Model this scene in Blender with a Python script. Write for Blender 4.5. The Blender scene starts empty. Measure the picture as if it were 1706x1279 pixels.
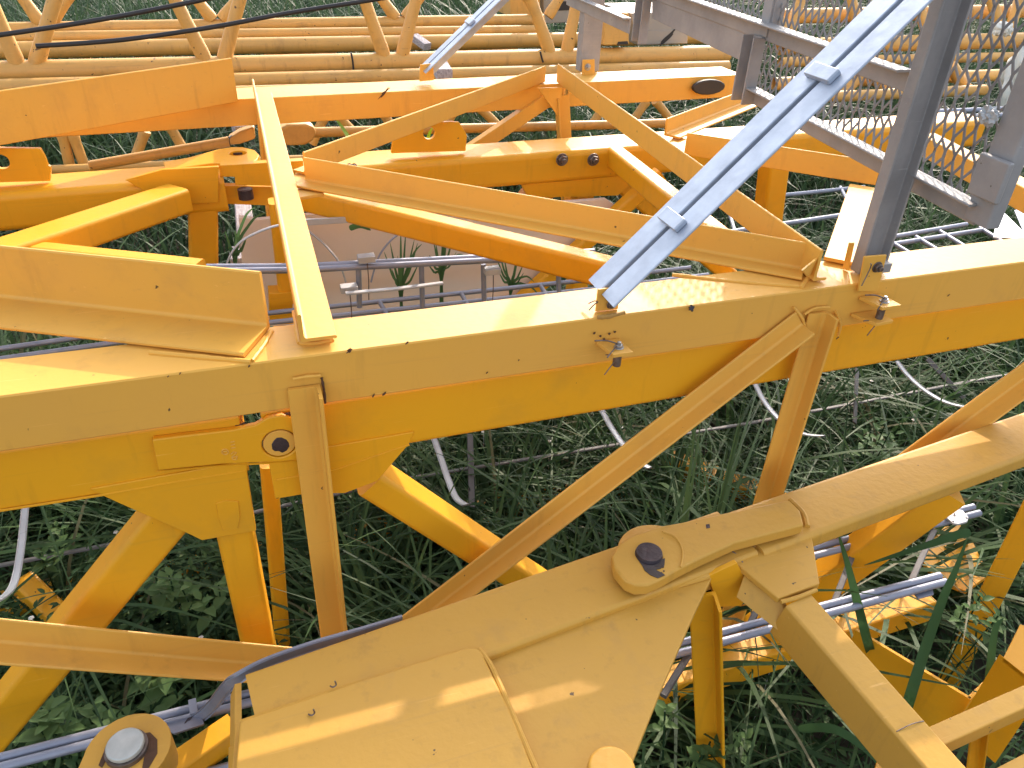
import bpy, bmesh, math, random
import numpy as np
from mathutils import Vector as V, Matrix
random.seed(7); rng = np.random.default_rng(11)
SC = bpy.context.scene; COL = SC.collection; RAD = math.radians
# ------------------------------------------------------------------ camera
CAM = V((0, 0, 2.05)); yaw, pit, rol = RAD(19.57), RAD(33.3), RAD(2.41); FPX = 1284.0
Fw = V((math.sin(yaw)*math.cos(pit), math.cos(yaw)*math.cos(pit), -math.sin(pit)))
R0 = V((math.cos(yaw), -math.sin(yaw), 0)); U0 = R0.cross(Fw)
Rg = R0*math.cos(rol)+U0*math.sin(rol); Up = U0*math.cos(rol)-R0*math.sin(rol)
cam = bpy.data.cameras.new('camera'); camo = bpy.data.objects.new('camera', cam); COL.objects.link(camo)
cam.sensor_width = 36; cam.lens = FPX/1706*36; cam.clip_start = .02; cam.clip_end = 400
M = Matrix((Rg, Up, -Fw)).transposed().to_4x4(); M.translation = CAM; camo.matrix_world = M
SC.camera = camo
# ------------------------------------------------------------------ sky, sun, exposure
SUN_EL, SUN_AZ = 31.0, 33.0            # azimuth measured from +Y towards +X
w = bpy.data.worlds.new('World'); SC.world = w; w.use_nodes = True
nt = w.node_tree; sk = nt.nodes.new('ShaderNodeTexSky'); sk.sky_type = 'NISHITA'; sk.sun_disc = False
sk.sun_elevation = RAD(SUN_EL); sk.sun_rotation = RAD(SUN_AZ)
bg = nt.nodes['Background']; bg.inputs[1].default_value = .15; hs = nt.nodes.new('ShaderNodeHueSaturation'); hs.inputs['Saturation'].default_value = .42
sk.dust_density = 3.0; sk.ozone_density = .6; nt.links.new(sk.outputs[0], hs.inputs['Color']); nt.links.new(hs.outputs[0], bg.inputs[0])
sl = bpy.data.lights.new('sun', 'SUN'); sl.energy = 2.0; sl.angle = RAD(.55); sl.color = (.88, .72, .585)
so = bpy.data.objects.new('sun', sl); COL.objects.link(so)
sd = V((math.sin(RAD(SUN_AZ))*math.cos(RAD(SUN_EL)), math.cos(RAD(SUN_AZ))*math.cos(RAD(SUN_EL)), math.sin(RAD(SUN_EL))))
so.rotation_euler = (-sd).to_track_quat('-Z', 'Y').to_euler(); so.location = (2, 4, 8)
SC.view_settings.view_transform = 'Standard'; SC.view_settings.look = 'None'
SC.view_settings.gamma = 1; SC.view_settings.exposure = 1.6
# ------------------------------------------------------------------ point finding: a sight line met with a plane of the place
def ray(x, y): return Fw+Rg*((x-853)/FPX)-Up*((y-640)/FPX)
def at(x, y, ax, v):
    d = ray(x, y); return CAM+d*((v-CAM[ax])/d[ax])
def Z(x, y, v): return at(x, y, 2, v)
def Y(x, y, v): return at(x, y, 1, v)
def onpl(x, y, p, n):
    d = ray(x, y); n = V(n); return CAM+d*((V(p)-CAM).dot(n)/d.dot(n))
# ------------------------------------------------------------------ materials
def mat(name, base, alt, rough=.45, metal=0, scale=3, amt=.6, chips=0, chipcol=(.05, .03, .02), bump=.05, bscale=60, spec=.5, stain=0, staincol=(.2, .1, .03), streak=(1, 1, 1), coat=0):
    m = bpy.data.materials.new(name); m.use_nodes = True; t = m.node_tree; N = t.nodes; K = t.links
    b = N['Principled BSDF']; b.inputs['Roughness'].default_value = rough; b.inputs['Metallic'].default_value = metal
    b.inputs['Specular IOR Level'].default_value = spec; b.inputs['Coat Weight'].default_value = coat; b.inputs['Coat Roughness'].default_value = .25
    geo = N.new('ShaderNodeNewGeometry'); mp = N.new('ShaderNodeMapping'); mp.inputs['Scale'].default_value = streak
    K.new(geo.outputs['Position'], mp.inputs[0])
    n1 = N.new('ShaderNodeTexNoise'); n1.inputs['Scale'].default_value = scale; n1.inputs['Detail'].default_value = 6; n1.inputs['Roughness'].default_value = .62
    K.new(mp.outputs[0], n1.inputs['Vector'])
    r1 = N.new('ShaderNodeMapRange'); r1.inputs[1].default_value = .32; r1.inputs[2].default_value = .7; r1.inputs[4].default_value = amt
    K.new(n1.outputs[0], r1.inputs[0])
    mx = N.new('ShaderNodeMix'); mx.data_type = 'RGBA'; mx.inputs['A'].default_value = (*base, 1); mx.inputs['B'].default_value = (*alt, 1)
    K.new(r1.outputs[0], mx.inputs['Factor']); last = mx.outputs['Result']
    def layer(sc, lo, hi, colr, strength, det=8):
        nonlocal last
        n = N.new('ShaderNodeTexNoise'); n.inputs['Scale'].default_value = sc; n.inputs['Detail'].default_value = det; n.inputs['Roughness'].default_value = .6
        K.new(mp.outputs[0], n.inputs['Vector'])
        r = N.new('ShaderNodeMapRange'); r.inputs[1].default_value = lo; r.inputs[2].default_value = hi; r.inputs[4].default_value = strength
        K.new(n.outputs[0], r.inputs[0])
        x = N.new('ShaderNodeMix'); x.data_type = 'RGBA'; x.inputs['B'].default_value = (*colr, 1)
        K.new(r.outputs[0], x.inputs['Factor']); K.new(last, x.inputs['A']); last = x.outputs['Result']
    if stain:
        layer(7, .56, .75, staincol, stain)
        keep = mp
        mp = N.new('ShaderNodeMapping'); mp.inputs['Scale'].default_value = (1.2, 40, 40); K.new(geo.outputs['Position'], mp.inputs[0])
        layer(2.2, .60, .72, staincol, stain*.55, 5)
        mp = N.new('ShaderNodeMapping'); mp.inputs['Scale'].default_value = (14, 14, 1.6); K.new(geo.outputs['Position'], mp.inputs[0])
        layer(2.0, .58, .80, [c*.55 for c in staincol], stain*.75, 6)
        mp = N.new('ShaderNodeMapping'); mp.inputs['Scale'].default_value = (3, 90, 120); K.new(geo.outputs['Position'], mp.inputs[0])
        layer(1.5, .70, .74, [min(1, c*1.25+.12) for c in base], .35, 3)
        mp = keep
    if chips: layer(38, .735-.03*chips, .75-.03*chips, chipcol, .9, 3)
    K.new(last, b.inputs['Base Color'])
    r2 = N.new('ShaderNodeMapRange'); r2.inputs[3].default_value = rough-.09; r2.inputs[4].default_value = rough+.12; K.new(n1.outputs[0], r2.inputs[0]); K.new(r2.outputs[0], b.inputs['Roughness'])
    if bump:
        n3 = N.new('ShaderNodeTexNoise'); n3.inputs['Scale'].default_value = bscale; n3.inputs['Detail'].default_value = 4; K.new(geo.outputs['Position'], n3.inputs['Vector'])
        bp = N.new('ShaderNodeBump'); bp.inputs['Strength'].default_value = bump; bp.inputs['Distance'].default_value = .01
        K.new(n3.outputs[0], bp.inputs['Height']); K.new(bp.outputs[0], b.inputs['Normal'])
    return m
MAT = {}
MAT['faded'] = mat('faded_yellow_paint', (.75, .390, .060), (.68, .355, .074), .5, scale=2.5, chips=.08, bump=.05, spec=.36, stain=.38, staincol=(.5, .26, .07))
MAT['fresh'] = mat('bright_yellow_paint', (.78, .362, .011), (.70, .325, .014), .42, scale=2.5, chips=.1, bump=.05, spec=.4, stain=.42, staincol=(.52, .27, .03))
MAT['chalky'] = mat('chalky_yellow_paint', (.57, .305, .044), (.51, .28, .054), .52, scale=4, chips=.12, bump=.09, spec=.4, stain=.45, staincol=(.36, .21, .07))
MAT['tube'] = mat('weathered_yellow_tube_paint', (.68, .37, .09), (.50, .30, .10), .48, scale=5, chips=1.0, bump=.08, stain=.5, staincol=(.22, .13, .05))
MAT['meshsteel'] = mat('dull_mesh_steel', (.27, .265, .27), (.19, .185, .19), .6, .2, scale=20, amt=1, bump=.05)
MAT['shaded_bar'] = mat('shade_darkened_galvanised_bar', (.13, .125, .125), (.08, .078, .08), .6, .2, scale=12, amt=1, bump=.05)  # galvanised grey darkened to stand in for shade on low-lying bars
MAT['galv'] = mat('bright_galvanised_steel', (.47, .53, .63), (.36, .41, .50), .5, .5, scale=22, amt=1, bump=.05, chips=0)  # blue sky reflection painted into this bluish base colour
MAT['dullgalv'] = mat('dull_galvanised_steel', (.34, .33, .335), (.25, .245, .25), .55, .2, scale=9, amt=1, bump=.06, chips=.1, stain=.4, staincol=(.42, .40, .38))
MAT['rod'] = mat('sky_tinted_galvanised_rod', (.31, .335, .42), (.22, .245, .31), .5, .45, scale=12, amt=1, bump=.04)  # blue tint in the base colour stands for reflected sky
MAT['white'] = mat('pale_zinc_strap', (.50, .52, .54), (.40, .42, .44), .5, .3, scale=14, amt=1, bump=.02)
MAT['bolt'] = mat('rusty_bolt_steel', (.22, .19, .18), (.12, .08, .06), .45, .7, scale=60, amt=1, bump=.1)
MAT['zinc'] = mat('zinc_bolt_steel', (.5, .5, .5), (.3, .3, .32), .35, .8, scale=60, amt=1, bump=.05)
MAT['pin'] = mat('greasy_pin_steel', (.075, .06, .075), (.035, .028, .035), .35, .4, scale=45, amt=1, bump=.25, bscale=90)
MAT['grease'] = mat('black_grease', (.016, .012, .016), (.03, .02, .03), .3, 0, scale=40, bump=.3)
MAT['bright_pin'] = mat('scuffed_pin_face', (.50, .52, .50), (.36, .38, .37), .5, .3, scale=30, amt=1, bump=.15)
MAT['rust'] = mat('rust_patch', (.10, .045, .02), (.05, .025, .015), .8, 0, scale=60, bump=.3)
MAT['dirtseam'] = mat('dirty_paint_seam', (.45, .24, .05), (.25, .14, .05), .7, 0, scale=40, bump=.2)
MAT['beige'] = mat('beige_sheet', (.78, .66, .55), (.70, .58, .48), .6, 0, scale=2, bump=.02)
MAT['greybox'] = mat('grey_cabinet_paint', (.36, .33, .29), (.28, .25, .22), .5, 0, scale=4, bump=.04)
MAT['timber'] = mat('grey_weathered_timber', (.50, .47, .50), (.22, .20, .22), .85, 0, scale=9, amt=1, bump=.5, bscale=30, streak=(14, 1.2, 14))
MAT['cable'] = mat('black_rubber_cable', (.015, .015, .018), (.03, .03, .035), .5, 0)
MAT['rubber'] = mat('dark_rubber_plug', (.035, .03, .03), (.02, .018, .018), .6, 0)
MAT['sheetwhite'] = mat('pale_galvanised_sheet', (.60, .64, .68), (.5, .54, .58), .4, .3, scale=8, bump=.02)
MAT['soil'] = mat('damp_soil', (.035, .028, .018), (.06, .05, .03), .95, 0, scale=6, amt=1, bump=.6, bscale=25)
def leafmat(name, a, b, dead, deadamt, rough=.5):
    m = bpy.data.materials.new(name); m.use_nodes = True; t = m.node_tree; N = t.nodes; K = t.links
    bs = N['Principled BSDF']; bs.inputs['Roughness'].default_value = rough; bs.inputs['Specular IOR Level'].default_value = .15
    at_ = N.new('ShaderNodeAttribute'); at_.attribute_name = 'tint'
    cr = N.new('ShaderNodeValToRGB'); e = cr.color_ramp.elements
    e[0].position = 0; e[0].color = (*a, 1); e[1].position = 1-deadamt; e[1].color = (*b, 1)
    x = cr.color_ramp.elements.new(1.0); x.color = (*dead, 1)
    K.new(at_.outputs['Fac'], cr.inputs[0]); K.new(cr.outputs[0], bs.inputs['Base Color'])
    tr = N.new('ShaderNodeBsdfTranslucent'); K.new(cr.outputs[0], tr.inputs[0])
    ms = N.new('ShaderNodeMixShader'); ms.inputs[0].default_value = .3
    K.new(bs.outputs[0], ms.inputs[1]); K.new(tr.outputs[0], ms.inputs[2]); K.new(ms.outputs[0], N['Material Output'].inputs[0])
    return m
MAT['grass'] = leafmat('grass_blades', (.016, .043, .018), (.074, .135, .048), (.13, .13, .07), .03)
MAT['tallgrass'] = leafmat('tall_grass_blades', (.022, .050, .025), (.066, .115, .052), (.17, .16, .10), .05)
MAT['weed'] = leafmat('weed_leaves', (.026, .062, .026), (.105, .185, .065), (.2, .2, .08), .03)
MAT['reed'] = leafmat('reed_leaves', (.06, .14, .06), (.11, .22, .085), (.3, .42, .10), .1, .4)
MAT['limeleaf'] = leafmat('lime_leaf', (.30, .46, .04), (.4, .6, .06), (.5, .65, .1), .1, .4)
MAT['petal'] = mat('white_petals', (.75, .75, .70), (.65, .65, .6), .7, 0, bump=0)
# ------------------------------------------------------------------ object helpers
WO = {}
def link(o, par, org):
    WO[o.name] = V(org); COL.objects.link(o)
    o.location = V(org)-(WO[par.name] if par else V((0, 0, 0)))
    if par: o.parent = par
    return o
def thing(name, label, cat, loc, group=None):
    o = bpy.data.objects.new(name, None); o.empty_display_size = .05
    link(o, None, loc); o['label'] = label; o['category'] = cat
    if group: o['group'] = group
    return o
def tag(o, label=None, cat=None, group=None, kind=None):
    for k, v in (('label', label), ('category', cat), ('group', group), ('kind', kind)):
        if v: o[k] = v
    return o
def fin(name, bm, m, par=None, bev=0, angle=38, org=None, wn=False):
    bmesh.ops.recalc_face_normals(bm, faces=bm.faces)
    vs = [v.co for v in bm.verts]
    if org is None:
        lo = V([min(v[i] for v in vs) for i in range(3)]); hi = V([max(v[i] for v in vs) for i in range(3)]); org = (lo+hi)/2
        if par is None: org.z = lo.z
    for v in bm.verts: v.co -= V(org)
    me = bpy.data.meshes.new(name); bm.to_mesh(me); bm.free()
    me.materials.append(MAT[m]); me.shade_smooth(); me.set_sharp_from_angle(angle=RAD(angle))
    o = bpy.data.objects.new(name, me); link(o, par, org)
    if wn and not bev:
        q = o.modifiers.new('weighted', 'WEIGHTED_NORMAL'); q.keep_sharp = True; q.weight = 100
    if bev:
        b = o.modifiers.new('bevel', 'BEVEL'); b.width = bev; b.segments = 2; b.limit_method = 'ANGLE'; b.angle_limit = RAD(40); b.harden_normals = True
    return o
def Lp(ws, hu, t, r=.006):
    a = 1 if ws > 0 else -1; b = 1 if hu > 0 else -1; W, H = abs(ws), abs(hu); e = min(.0025, t*.3); p = []
    p += [(e, 0), (W-e, 0), (W, e), (W, t-e), (W-e, t)]
    for k in range(5):
        q = k/4*math.pi/2; p.append((t+r-r*math.sin(q), t+r-r*math.cos(q)))
    p += [(t, H-e), (t-e, H), (e, H), (0, H-e), (0, e)]
    return [(x*a, y*b) for x, y in p]
def Bp(wd, h, r=.006, cs=0, cu=0, n=4):
    p = []
    for sx, sy, a0 in ((1, 1, 0), (-1, 1, 90), (-1, -1, 180), (1, -1, 270)):
        for k in range(n):
            a = RAD(a0+90*k/(n-1)); p.append((cs+sx*(wd/2-r)+r*math.cos(a), cu+sy*(h/2-r)+r*math.sin(a)))
    return p
def Op(r, n=20): return [(r*math.cos(k*2*math.pi/n), r*math.sin(k*2*math.pi/n)) for k in range(n)]
def Up_(wd, h, t):  # U channel: web on u=0, flanges towards +u
    return [(-wd/2, 0), (wd/2, 0), (wd/2, h), (wd/2-t, h), (wd/2-t, t), (-wd/2+t, t), (-wd/2+t, h), (-wd/2, h)]
def sweep(bm, pts, prof, up, closed_ends=True, scales=None):
    pts = [V(p) for p in pts]; rings = []
    for i, p in enumerate(pts):
        a = pts[max(i-1, 0)]; b = pts[min(i+1, len(pts)-1)]; d = (b-a).normalized()
        u = V(up); u = (u-d*u.dot(d)).normalized(); s = d.cross(u); k = scales[i] if scales else 1
        rings.append([bm.verts.new(p+s*(x*k)+u*(y*k)) for x, y in prof])
    n = len(prof)
    for r, q in zip(rings, rings[1:]):
        for k in range(n): bm.faces.new((r[k], r[(k+1) % n], q[(k+1) % n], q[k]))
    if closed_ends:
        bm.faces.new(rings[0][::-1]); bm.faces.new(rings[-1])
def beam(name, p0, p1, prof, m, par=None, up=(0, 0, 1), e0=0, e1=0, bev=0):
    p0, p1 = V(p0), V(p1); d = (p1-p0).normalized(); bm = bmesh.new()
    sweep(bm, [p0-d*e0, p1+d*e1], prof, up); return fin(name, bm, m, par, bev, wn=True)
def tube(name, pts, r, m, par=None, n=12, up=(0.13, .31, .9), scales=None):
    bm = bmesh.new(); sweep(bm, pts, Op(r, n), up, scales=scales); return fin(name, bm, m, par)
def strap(name, pts, wd, t, up, m, par=None):
    bm = bmesh.new(); sweep(bm, pts, Bp(wd, t, t*.2, n=2), up); return fin(name, bm, m, par, angle=25, wn=True)
def smooth(pts, n=6):
    P = [V(p) for p in pts]; out = []
    for i in range(len(P)-1):
        a, b, c, d = P[max(i-1, 0)], P[i], P[i+1], P[min(i+2, len(P)-1)]
        for k in range(n):
            t = k/n; out.append(.5*((2*b)+(c-a)*t+(2*a-5*b+4*c-d)*t*t+(3*b-a-3*c+d)*t**3))
    out.append(P[-1]); return out
def plate(name, pts, th, m, par=None, holes=(), bev=.0015, arc=None):
    """flat plate: pts lie on its seen face, th is the vector through its thickness"""
    bm = bmesh.new(); pts = [V(p) for p in pts]; th = V(th); ed = []
    def loop(q):
        vs = [bm.verts.new(p) for p in q]
        for i in range(len(vs)): ed.append(bm.edges.new((vs[i], vs[(i+1) % len(vs)])))
    loop(pts); n = th.normalized()
    for c, r in holes:
        c = V(c); a = (pts[1]-pts[0]); a = (a-n*a.dot(n)).normalized(); b = n.cross(a)
        loop([c+a*(r*math.cos(k*math.pi/10))+b*(r*math.sin(k*math.pi/10)) for k in range(20)])
    bmesh.ops.triangle_fill(bm, use_beauty=True, edges=ed)
    g = bmesh.ops.extrude_face_region(bm, geom=list(bm.faces))
    bmesh.ops.translate(bm, vec=th, verts=[v for v in g['geom'] if isinstance(v, bmesh.types.BMVert)])
    return fin(name, bm, m, par, bev)
def disc(bm, c, n, r, h, seg=24, r2=None):
    n = V(n).normalized(); a = n.orthogonal().normalized(); b = n.cross(a); c = V(c); r2 = r if r2 is None else r2
    A = [bm.verts.new(c+(a*math.cos(k*2*math.pi/seg)+b*math.sin(k*2*math.pi/seg))*r) for k in range(seg)]
    B = [bm.verts.new(c+n*h+(a*math.cos(k*2*math.pi/seg)+b*math.sin(k*2*math.pi/seg))*r2) for k in range(seg)]
    for k in range(seg): bm.faces.new((A[k], A[(k+1) % seg], B[(k+1) % seg], B[k]))
    bm.faces.new(A[::-1]); bm.faces.new(B)
def cyl(name, c, n, r, h, m, par=None, seg=24, r2=None, bev=0):
    bm = bmesh.new(); disc(bm, c, n, r, h, seg, r2); return fin(name, bm, m, par, bev)
def bolt(name, c, n, r, m, par):
    bm = bmesh.new(); n = V(n).normalized(); c = V(c)
    disc(bm, c, n, r*1.35, r*.25, 20); disc(bm, c+n*r*.25, n, r*1.05, r*.75, 6); disc(bm, c+n*r, n, r*.55, r*.7, 14)
    return fin(name, bm, m, par, .001)
def blob(name, c, n, r, m, par, seed=0, h=.0012, sq=(1, 1)):
    """thin ragged patch standing just proud of a surface"""
    rr = random.Random(seed); n = V(n).normalized(); a = n.orthogonal().normalized(); b = n.cross(a); c = V(c)
    pts = []
    f = [(rr.random()*.22, rr.random()*6.28) for _ in range(5)]
    for k in range(18):
        t = k*2*math.pi/18; q = r*(.85+sum(a_*math.sin((i_+2)*t+p_) for i_, (a_, p_) in enumerate(f))); pts.append(c+a*q*math.cos(t)*sq[0]+b*q*math.sin(t)*sq[1]+n*h)
    return plate(name, pts, -n*h*.9, m, par, bev=0)
def lump(name, c, sx, m, par, seed=0, rough=.35, cell=3.0):
    from mathutils import noise
    bm = bmesh.new(); bmesh.ops.create_icosphere(bm, subdivisions=4, radius=1)
    for v in bm.verts:
        q = v.co*cell*.5+V((seed*7.1, seed*3.3, 0)); k = 1+rough*noise.noise(q)+rough*.5*noise.noise(q*2.7)+rough*.25*noise.noise(q*6)
        v.co = V(c)+V((v.co.x*sx[0], v.co.y*sx[1], v.co.z*sx[2]))*k
    return fin(name, bm, m, par, angle=60)
def cotter(name, p, dirs, r, par, m='bolt'):
    bm = bmesh.new()
    for d in dirs:
        q = V(p); pts = [q, q+V(d)*.5+V((.002, .001, .003)), q+V(d)]
        sweep(bm, smooth(pts, 4), Op(r, 6), (.3, .2, .9))
    return fin(name, bm, m, par)
X = V((1, 0, 0)); YY = V((0, 1, 0)); ZZ = V((0, 0, 1))
# ================================================================== large structure: ground
bm = bmesh.new(); n = 60
gv = [[bm.verts.new((-60+120*(i/n), -8+110*(j/n)**1.6, .05*math.sin(i*1.7)*math.cos(j*1.3))) for i in range(n+1)] for j in range(n+1)]
for j in range(n):
    for i in range(n): bm.faces.new((gv[j][i], gv[j][i+1], gv[j+1][i+1], gv[j+1][i]))
tag(fin('ground', bm, 'soil', org=(0, 0, 0)), kind='structure')
# ================================================================== angle-iron deck frame (runs along X)
ZT = 1.40; YN = 1.093; YF0 = lambda x: 2.818+.0427*(x-.093)
fr = thing('deck_frame', 'yellow angle-iron deck frame with sunlit long chords and K-shaped top braces, across the middle', 'deck frame', (.6, 2, 0))
def chordL(p0, p1, wd, h, t, name='chord'):
    return beam(name, p0, p1, Lp(-wd, -h, t, .006), 'faded', fr)
chordL((-1.9, YN, ZT), (3.4, YN+.006, ZT), .113, .096, .010)
chordL((-2.4, YF0(-2.4), ZT), (1.99, YF0(1.99), ZT), .165, .088, .010)
def br(a, b, wl, hu, t=.006, z=ZT+.002, name='brace', e0=0, e1=0, up=(0, 0, 1)):
    return beam(name, Z(*a, z), Z(*b, z), Lp(wl, hu, t, .007), 'faded', fr, up, e0, e1)
br((512, 303), (1338, 452), .05, .062, name='brace')            # near K brace, flange to the viewer
br((0, 497), (450, 546), .10, .105, t=.008, e0=.5)             # left near brace
br((0, 243), (397, 170), -.06, .135, t=.007, e0=.6)            # left far brace
br((511, 292), (908, 137), -.045, .058)                        # far K brace
br((1106, 226), (1247, 170), .055, .052, e1=.02)
br((1139, 258), (1458, 309), -.03, .062)
beam('cross_member', Z(423, 158, ZT+.012), Z(501, 571, ZT+.012), Lp(-.058, .05, .006), 'faded', fr)
beam('cross_member', Z(927, 137, ZT+.004), Z(1340, 458, ZT+.004), Lp(-.03, .066, .006), 'faded', fr, e1=.03)
beam('cross_member', Z(1530, 222, ZT+.002), Z(1735, 328, ZT+.002), Lp(-.06, -.06, .006), 'faded', fr)
beam('brace', Z(1400, 430, ZT+.008), Z(1436, 312, ZT+.008), Bp(.062, .008, .002), 'faded', fr, e0=.02, e1=.0)
plate('node_plate', [Z(485, 292, 1.399), Z(511, 283, 1.399), Z(540, 322, 1.399), Z(492, 330, 1.399)], (0, 0, -.008), 'faded', fr)
plate('node_plate', [Z(1125, 225, 1.396), Z(1165, 240, 1.396), Z(1140, 262, 1.396), Z(1100, 250, 1.396)], (0, 0, -.008), 'faded', fr)
beam('cross_member', (-1.02, YF0(-1.02)+.12, ZT+.012), (-1.02, YN, ZT+.012), Lp(-.058, .05, .006), 'faded', fr)
# weld pad at the end of the near K brace and under the first cross member
plate('end_plate', [Z(1337, 452, 1.46), Z(1345, 462, 1.415), Z(1362, 452, 1.41), Z(1366, 428, 1.45)], (0, .006, 0), 'faded', fr)
# posts and diagonals in the near upright face
yf = YN-.0015
beam('post', Y(533, 640, yf), Y(577, 1052, yf), Lp(-.052, -.045, .006), 'faded', fr, (0, 1, 0), e1=.68)
beam('post', Y(1377, 518, yf), Y(1291, 800, yf), Lp(-.045, -.04, .006), 'faded', fr, (0, 1, 0), e1=.85)
def facebrace(a, b, hu, out, e0=0, e1=0, yv=yf):
    p0, p1 = Y(*a, yv), Y(*b, yv)
    return beam('diagonal', p0, p1, [(x, -y) for x, y in Lp(hu, out, .006)], 'faded', fr, (0, 1, 0), e0, e1)
facebrace((715, 1019), (1335, 541), .042, .045, e0=.14)
facebrace((0, 1068), (430, 1105), .055, .05, e0=.3, e1=.1, yv=1.055)
facebrace((1430, 832), (1720, 618), .055, .05, e0=.2, e1=.4)
# far upright face
for a, b in (((924, 175), (928, 236)), ((427, 190), (434, 262))):
    beam('post', Y(*a, 2.83), Y(*b, 2.83), Lp(.055 if a[0] < 900 else .06, -.04, .006), 'faded', fr, (0, 1, 0), e0=.03, e1=.55)
beam('diagonal', Y(880, 178, 2.84), Y(800, 232, 2.84), Lp(.05, .04, .006), 'faded', fr, (0, 1, 0), e0=.08, e1=.5)
plate('gusset', [Y(896, 147, 2.80), Y(938, 146, 2.80), Y(930, 195, 2.80)], (0, .008, 0), 'faded', fr)
plate('gusset', [Y(938, 146, 2.83), Y(948, 146, 2.83), Y(940, 200, 2.87), Y(936, 200, 2.83)], (.006, 0, 0), 'faded', fr)
# rail brackets with their bolts
def bracket(cx, cy, up_h, wpx):
    p = Z(cx, cy, ZT+.002); p.y = YN+.03
    for s in (-1, 1):
        q = p+X*(s*.0)+YY*(.036*(s+1)/2)
        plate('bracket', [q+X*(-wpx), q+X*wpx, q+X*wpx+ZZ*up_h, q+X*(-wpx)+ZZ*up_h], (0, .005, 0), 'faded', fr)
    return p
pB1 = Z(1014, 521, ZT+.001); pB1.y = YN+.022
b1 = plate('bracket', [pB1+X*-.022, pB1+X*.022, pB1+X*.022+ZZ*.045, pB1+X*-.022+ZZ*.045], (0, .005, 0), 'faded', fr)
bolt('bolt', pB1+V((.004, -.004, .014)), (0, -1, 0), .006, 'bolt', b1)
cotter('split_pin', pB1+ZZ*.02+X*-.02, [(-.02, -.004, .002), (-.018, -.004, -.012)], .0012, b1)
# bracket 2 stands on the front face and carries the near post
yb = YN-.008
b2 = plate('bracket', [Y(1430, 486, yb), Y(1462, 487, yb), Y(1478, 425, yb), Y(1441, 428, yb)], (0, .005, 0), 'faded', fr)
bolt('bolt', Y(1461, 445, yb), (0, -1, 0), .0085, 'bolt', b2)
cotter('split_pin', Y(1450, 447, yb-.008), [(-.008, -.005, .012), (-.012, -.004, -.035)], .0012, b2)
plate('bracket', [Z(1404, 448, ZT+.002), Z(1414, 452, ZT+.002), Z(1424, 405, ZT+.06), Z(1414, 405, ZT+.06)], (.003, .004, 0), 'faded', fr)
# clamp lugs with bolts on the near face
def lug(px, py, wpx, dep=.052, drop=None):
    p = Y(px, py, YN-.001)
    o = plate('clamp_lug', [p+X*-wpx, p+X*wpx, p+X*wpx*1.25+YY*-dep, p+X*-wpx*.5+YY*-dep], (0, 0, -.007), 'faded', fr, bev=.001)
    c = p+YY*(-dep*.6)+X*.008
    if drop:
        cyl('bolt', c-ZZ*.0, (0, 0, -1), .0075, drop, 'bolt', o, 16); bolt('bolt_head', c, (0, 0, 1), .007, 'zinc', o)
        q = p-ZZ*(drop-.008)
        o2 = plate('clamp_lug', [q+X*-wpx*1.3, q+X*wpx*1.1, q+X*wpx*1.2+YY*-dep*.9, q+X*-wpx*.5+YY*-dep*.95], (0, 0, -.007), 'faded', fr, bev=.001)
        cotter('split_pin', c-ZZ*(drop+.006), [(-.042, -.005, .016), (-.028, -.012, -.016)], .0012, o2)
    else:
        bolt('bolt', c, (0, 0, 1), .007, 'zinc', o)
        o2 = cyl('bolt_end', c-ZZ*.007, (0, 0, -1), .0078, .03, 'bolt', o, 16)
        cotter('split_pin', c-ZZ*.024, [(-.03, -.012, .02), (-.028, -.012, -.022)], .001, o)
    cotter('split_pin', c+ZZ*.006, [(-.045, .008, .010), (-.03, -.018, -.012)], .0014, o)
lug(1012, 566, .022)
lug(1450, 492, .026, drop=.045)
# rust chips and drips on the near chord
for i, (px, py, r) in enumerate(((582, 584, .007), (678, 571, .004), (622, 659, .004), (640, 656, .005), (811, 621, .0025), (864, 600, .002), (415, 610, .003), (300, 622, .0025), (1580, 492, .003), (280, 627, .002), (1395, 563, .004))):
    blob('rust_chip', Y(px, py, YN), (0, -1, 0), r*.6, 'rust', fr, i, sq=(1.7, .7))
for i, (px, py) in enumerate(((990, 555), (1000, 560), (1015, 556), (1006, 565), (1024, 553))):
    blob('rust_chip', Y(px, py, YN), (0, -1, 0), .0026, 'rust', fr, 30+i)
blob('rust_chip', Y(1151, 514, YN-.001), (0, -.8, .6), .006, 'grease', fr, 41, h=.004)
def weld(pts, par, m='faded', r=.0042):
    q = smooth(pts, 7); bm = bmesh.new(); sweep(bm, q, Op(r, 8), (.2, .3, .9), scales=[.8+.4*random.random() for _ in q]); return fin('weld_bead', bm, m, par)
zt = ZT+.001
weld([Z(499, 572, zt), Z(525, 572, zt), Z(553, 567, zt)], fr); weld([Z(499, 572, zt), Z(494, 545, zt), Z(490, 520, zt)], fr); weld([Z(553, 568, zt), Z(549, 545, zt), Z(544, 520, zt)], fr)
weld([Z(420, 602, zt), Z(440, 575, zt), Z(452, 552, zt)], fr); weld([Z(250, 588, zt), Z(340, 596, zt), Z(418, 603, zt)], fr)
weld([Z(1120, 458, zt), Z(1230, 470, zt), Z(1330, 478, zt)], fr); weld([Z(1334, 480, zt), Z(1345, 465, zt), Z(1362, 455, zt)], fr)
weld([Y(1322, 512, yf-.003), Y(1336, 530, yf-.006), Y(1340, 543, yf-.006)], fr, r=.003); weld([Y(1340, 524, yf-.003), Y(1358, 514, yf-.003), Y(1382, 512, yf-.003)], fr, r=.003)
weld([Y(488, 632, yf-.003), Y(510, 628, yf-.003), Y(534, 626, yf-.003)], fr, r=.003); weld([Y(536, 630, yf-.002), Y(540, 652, yf-.002), Y(542, 672, yf-.002)], fr, 'rust', r=.0022)
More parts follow.
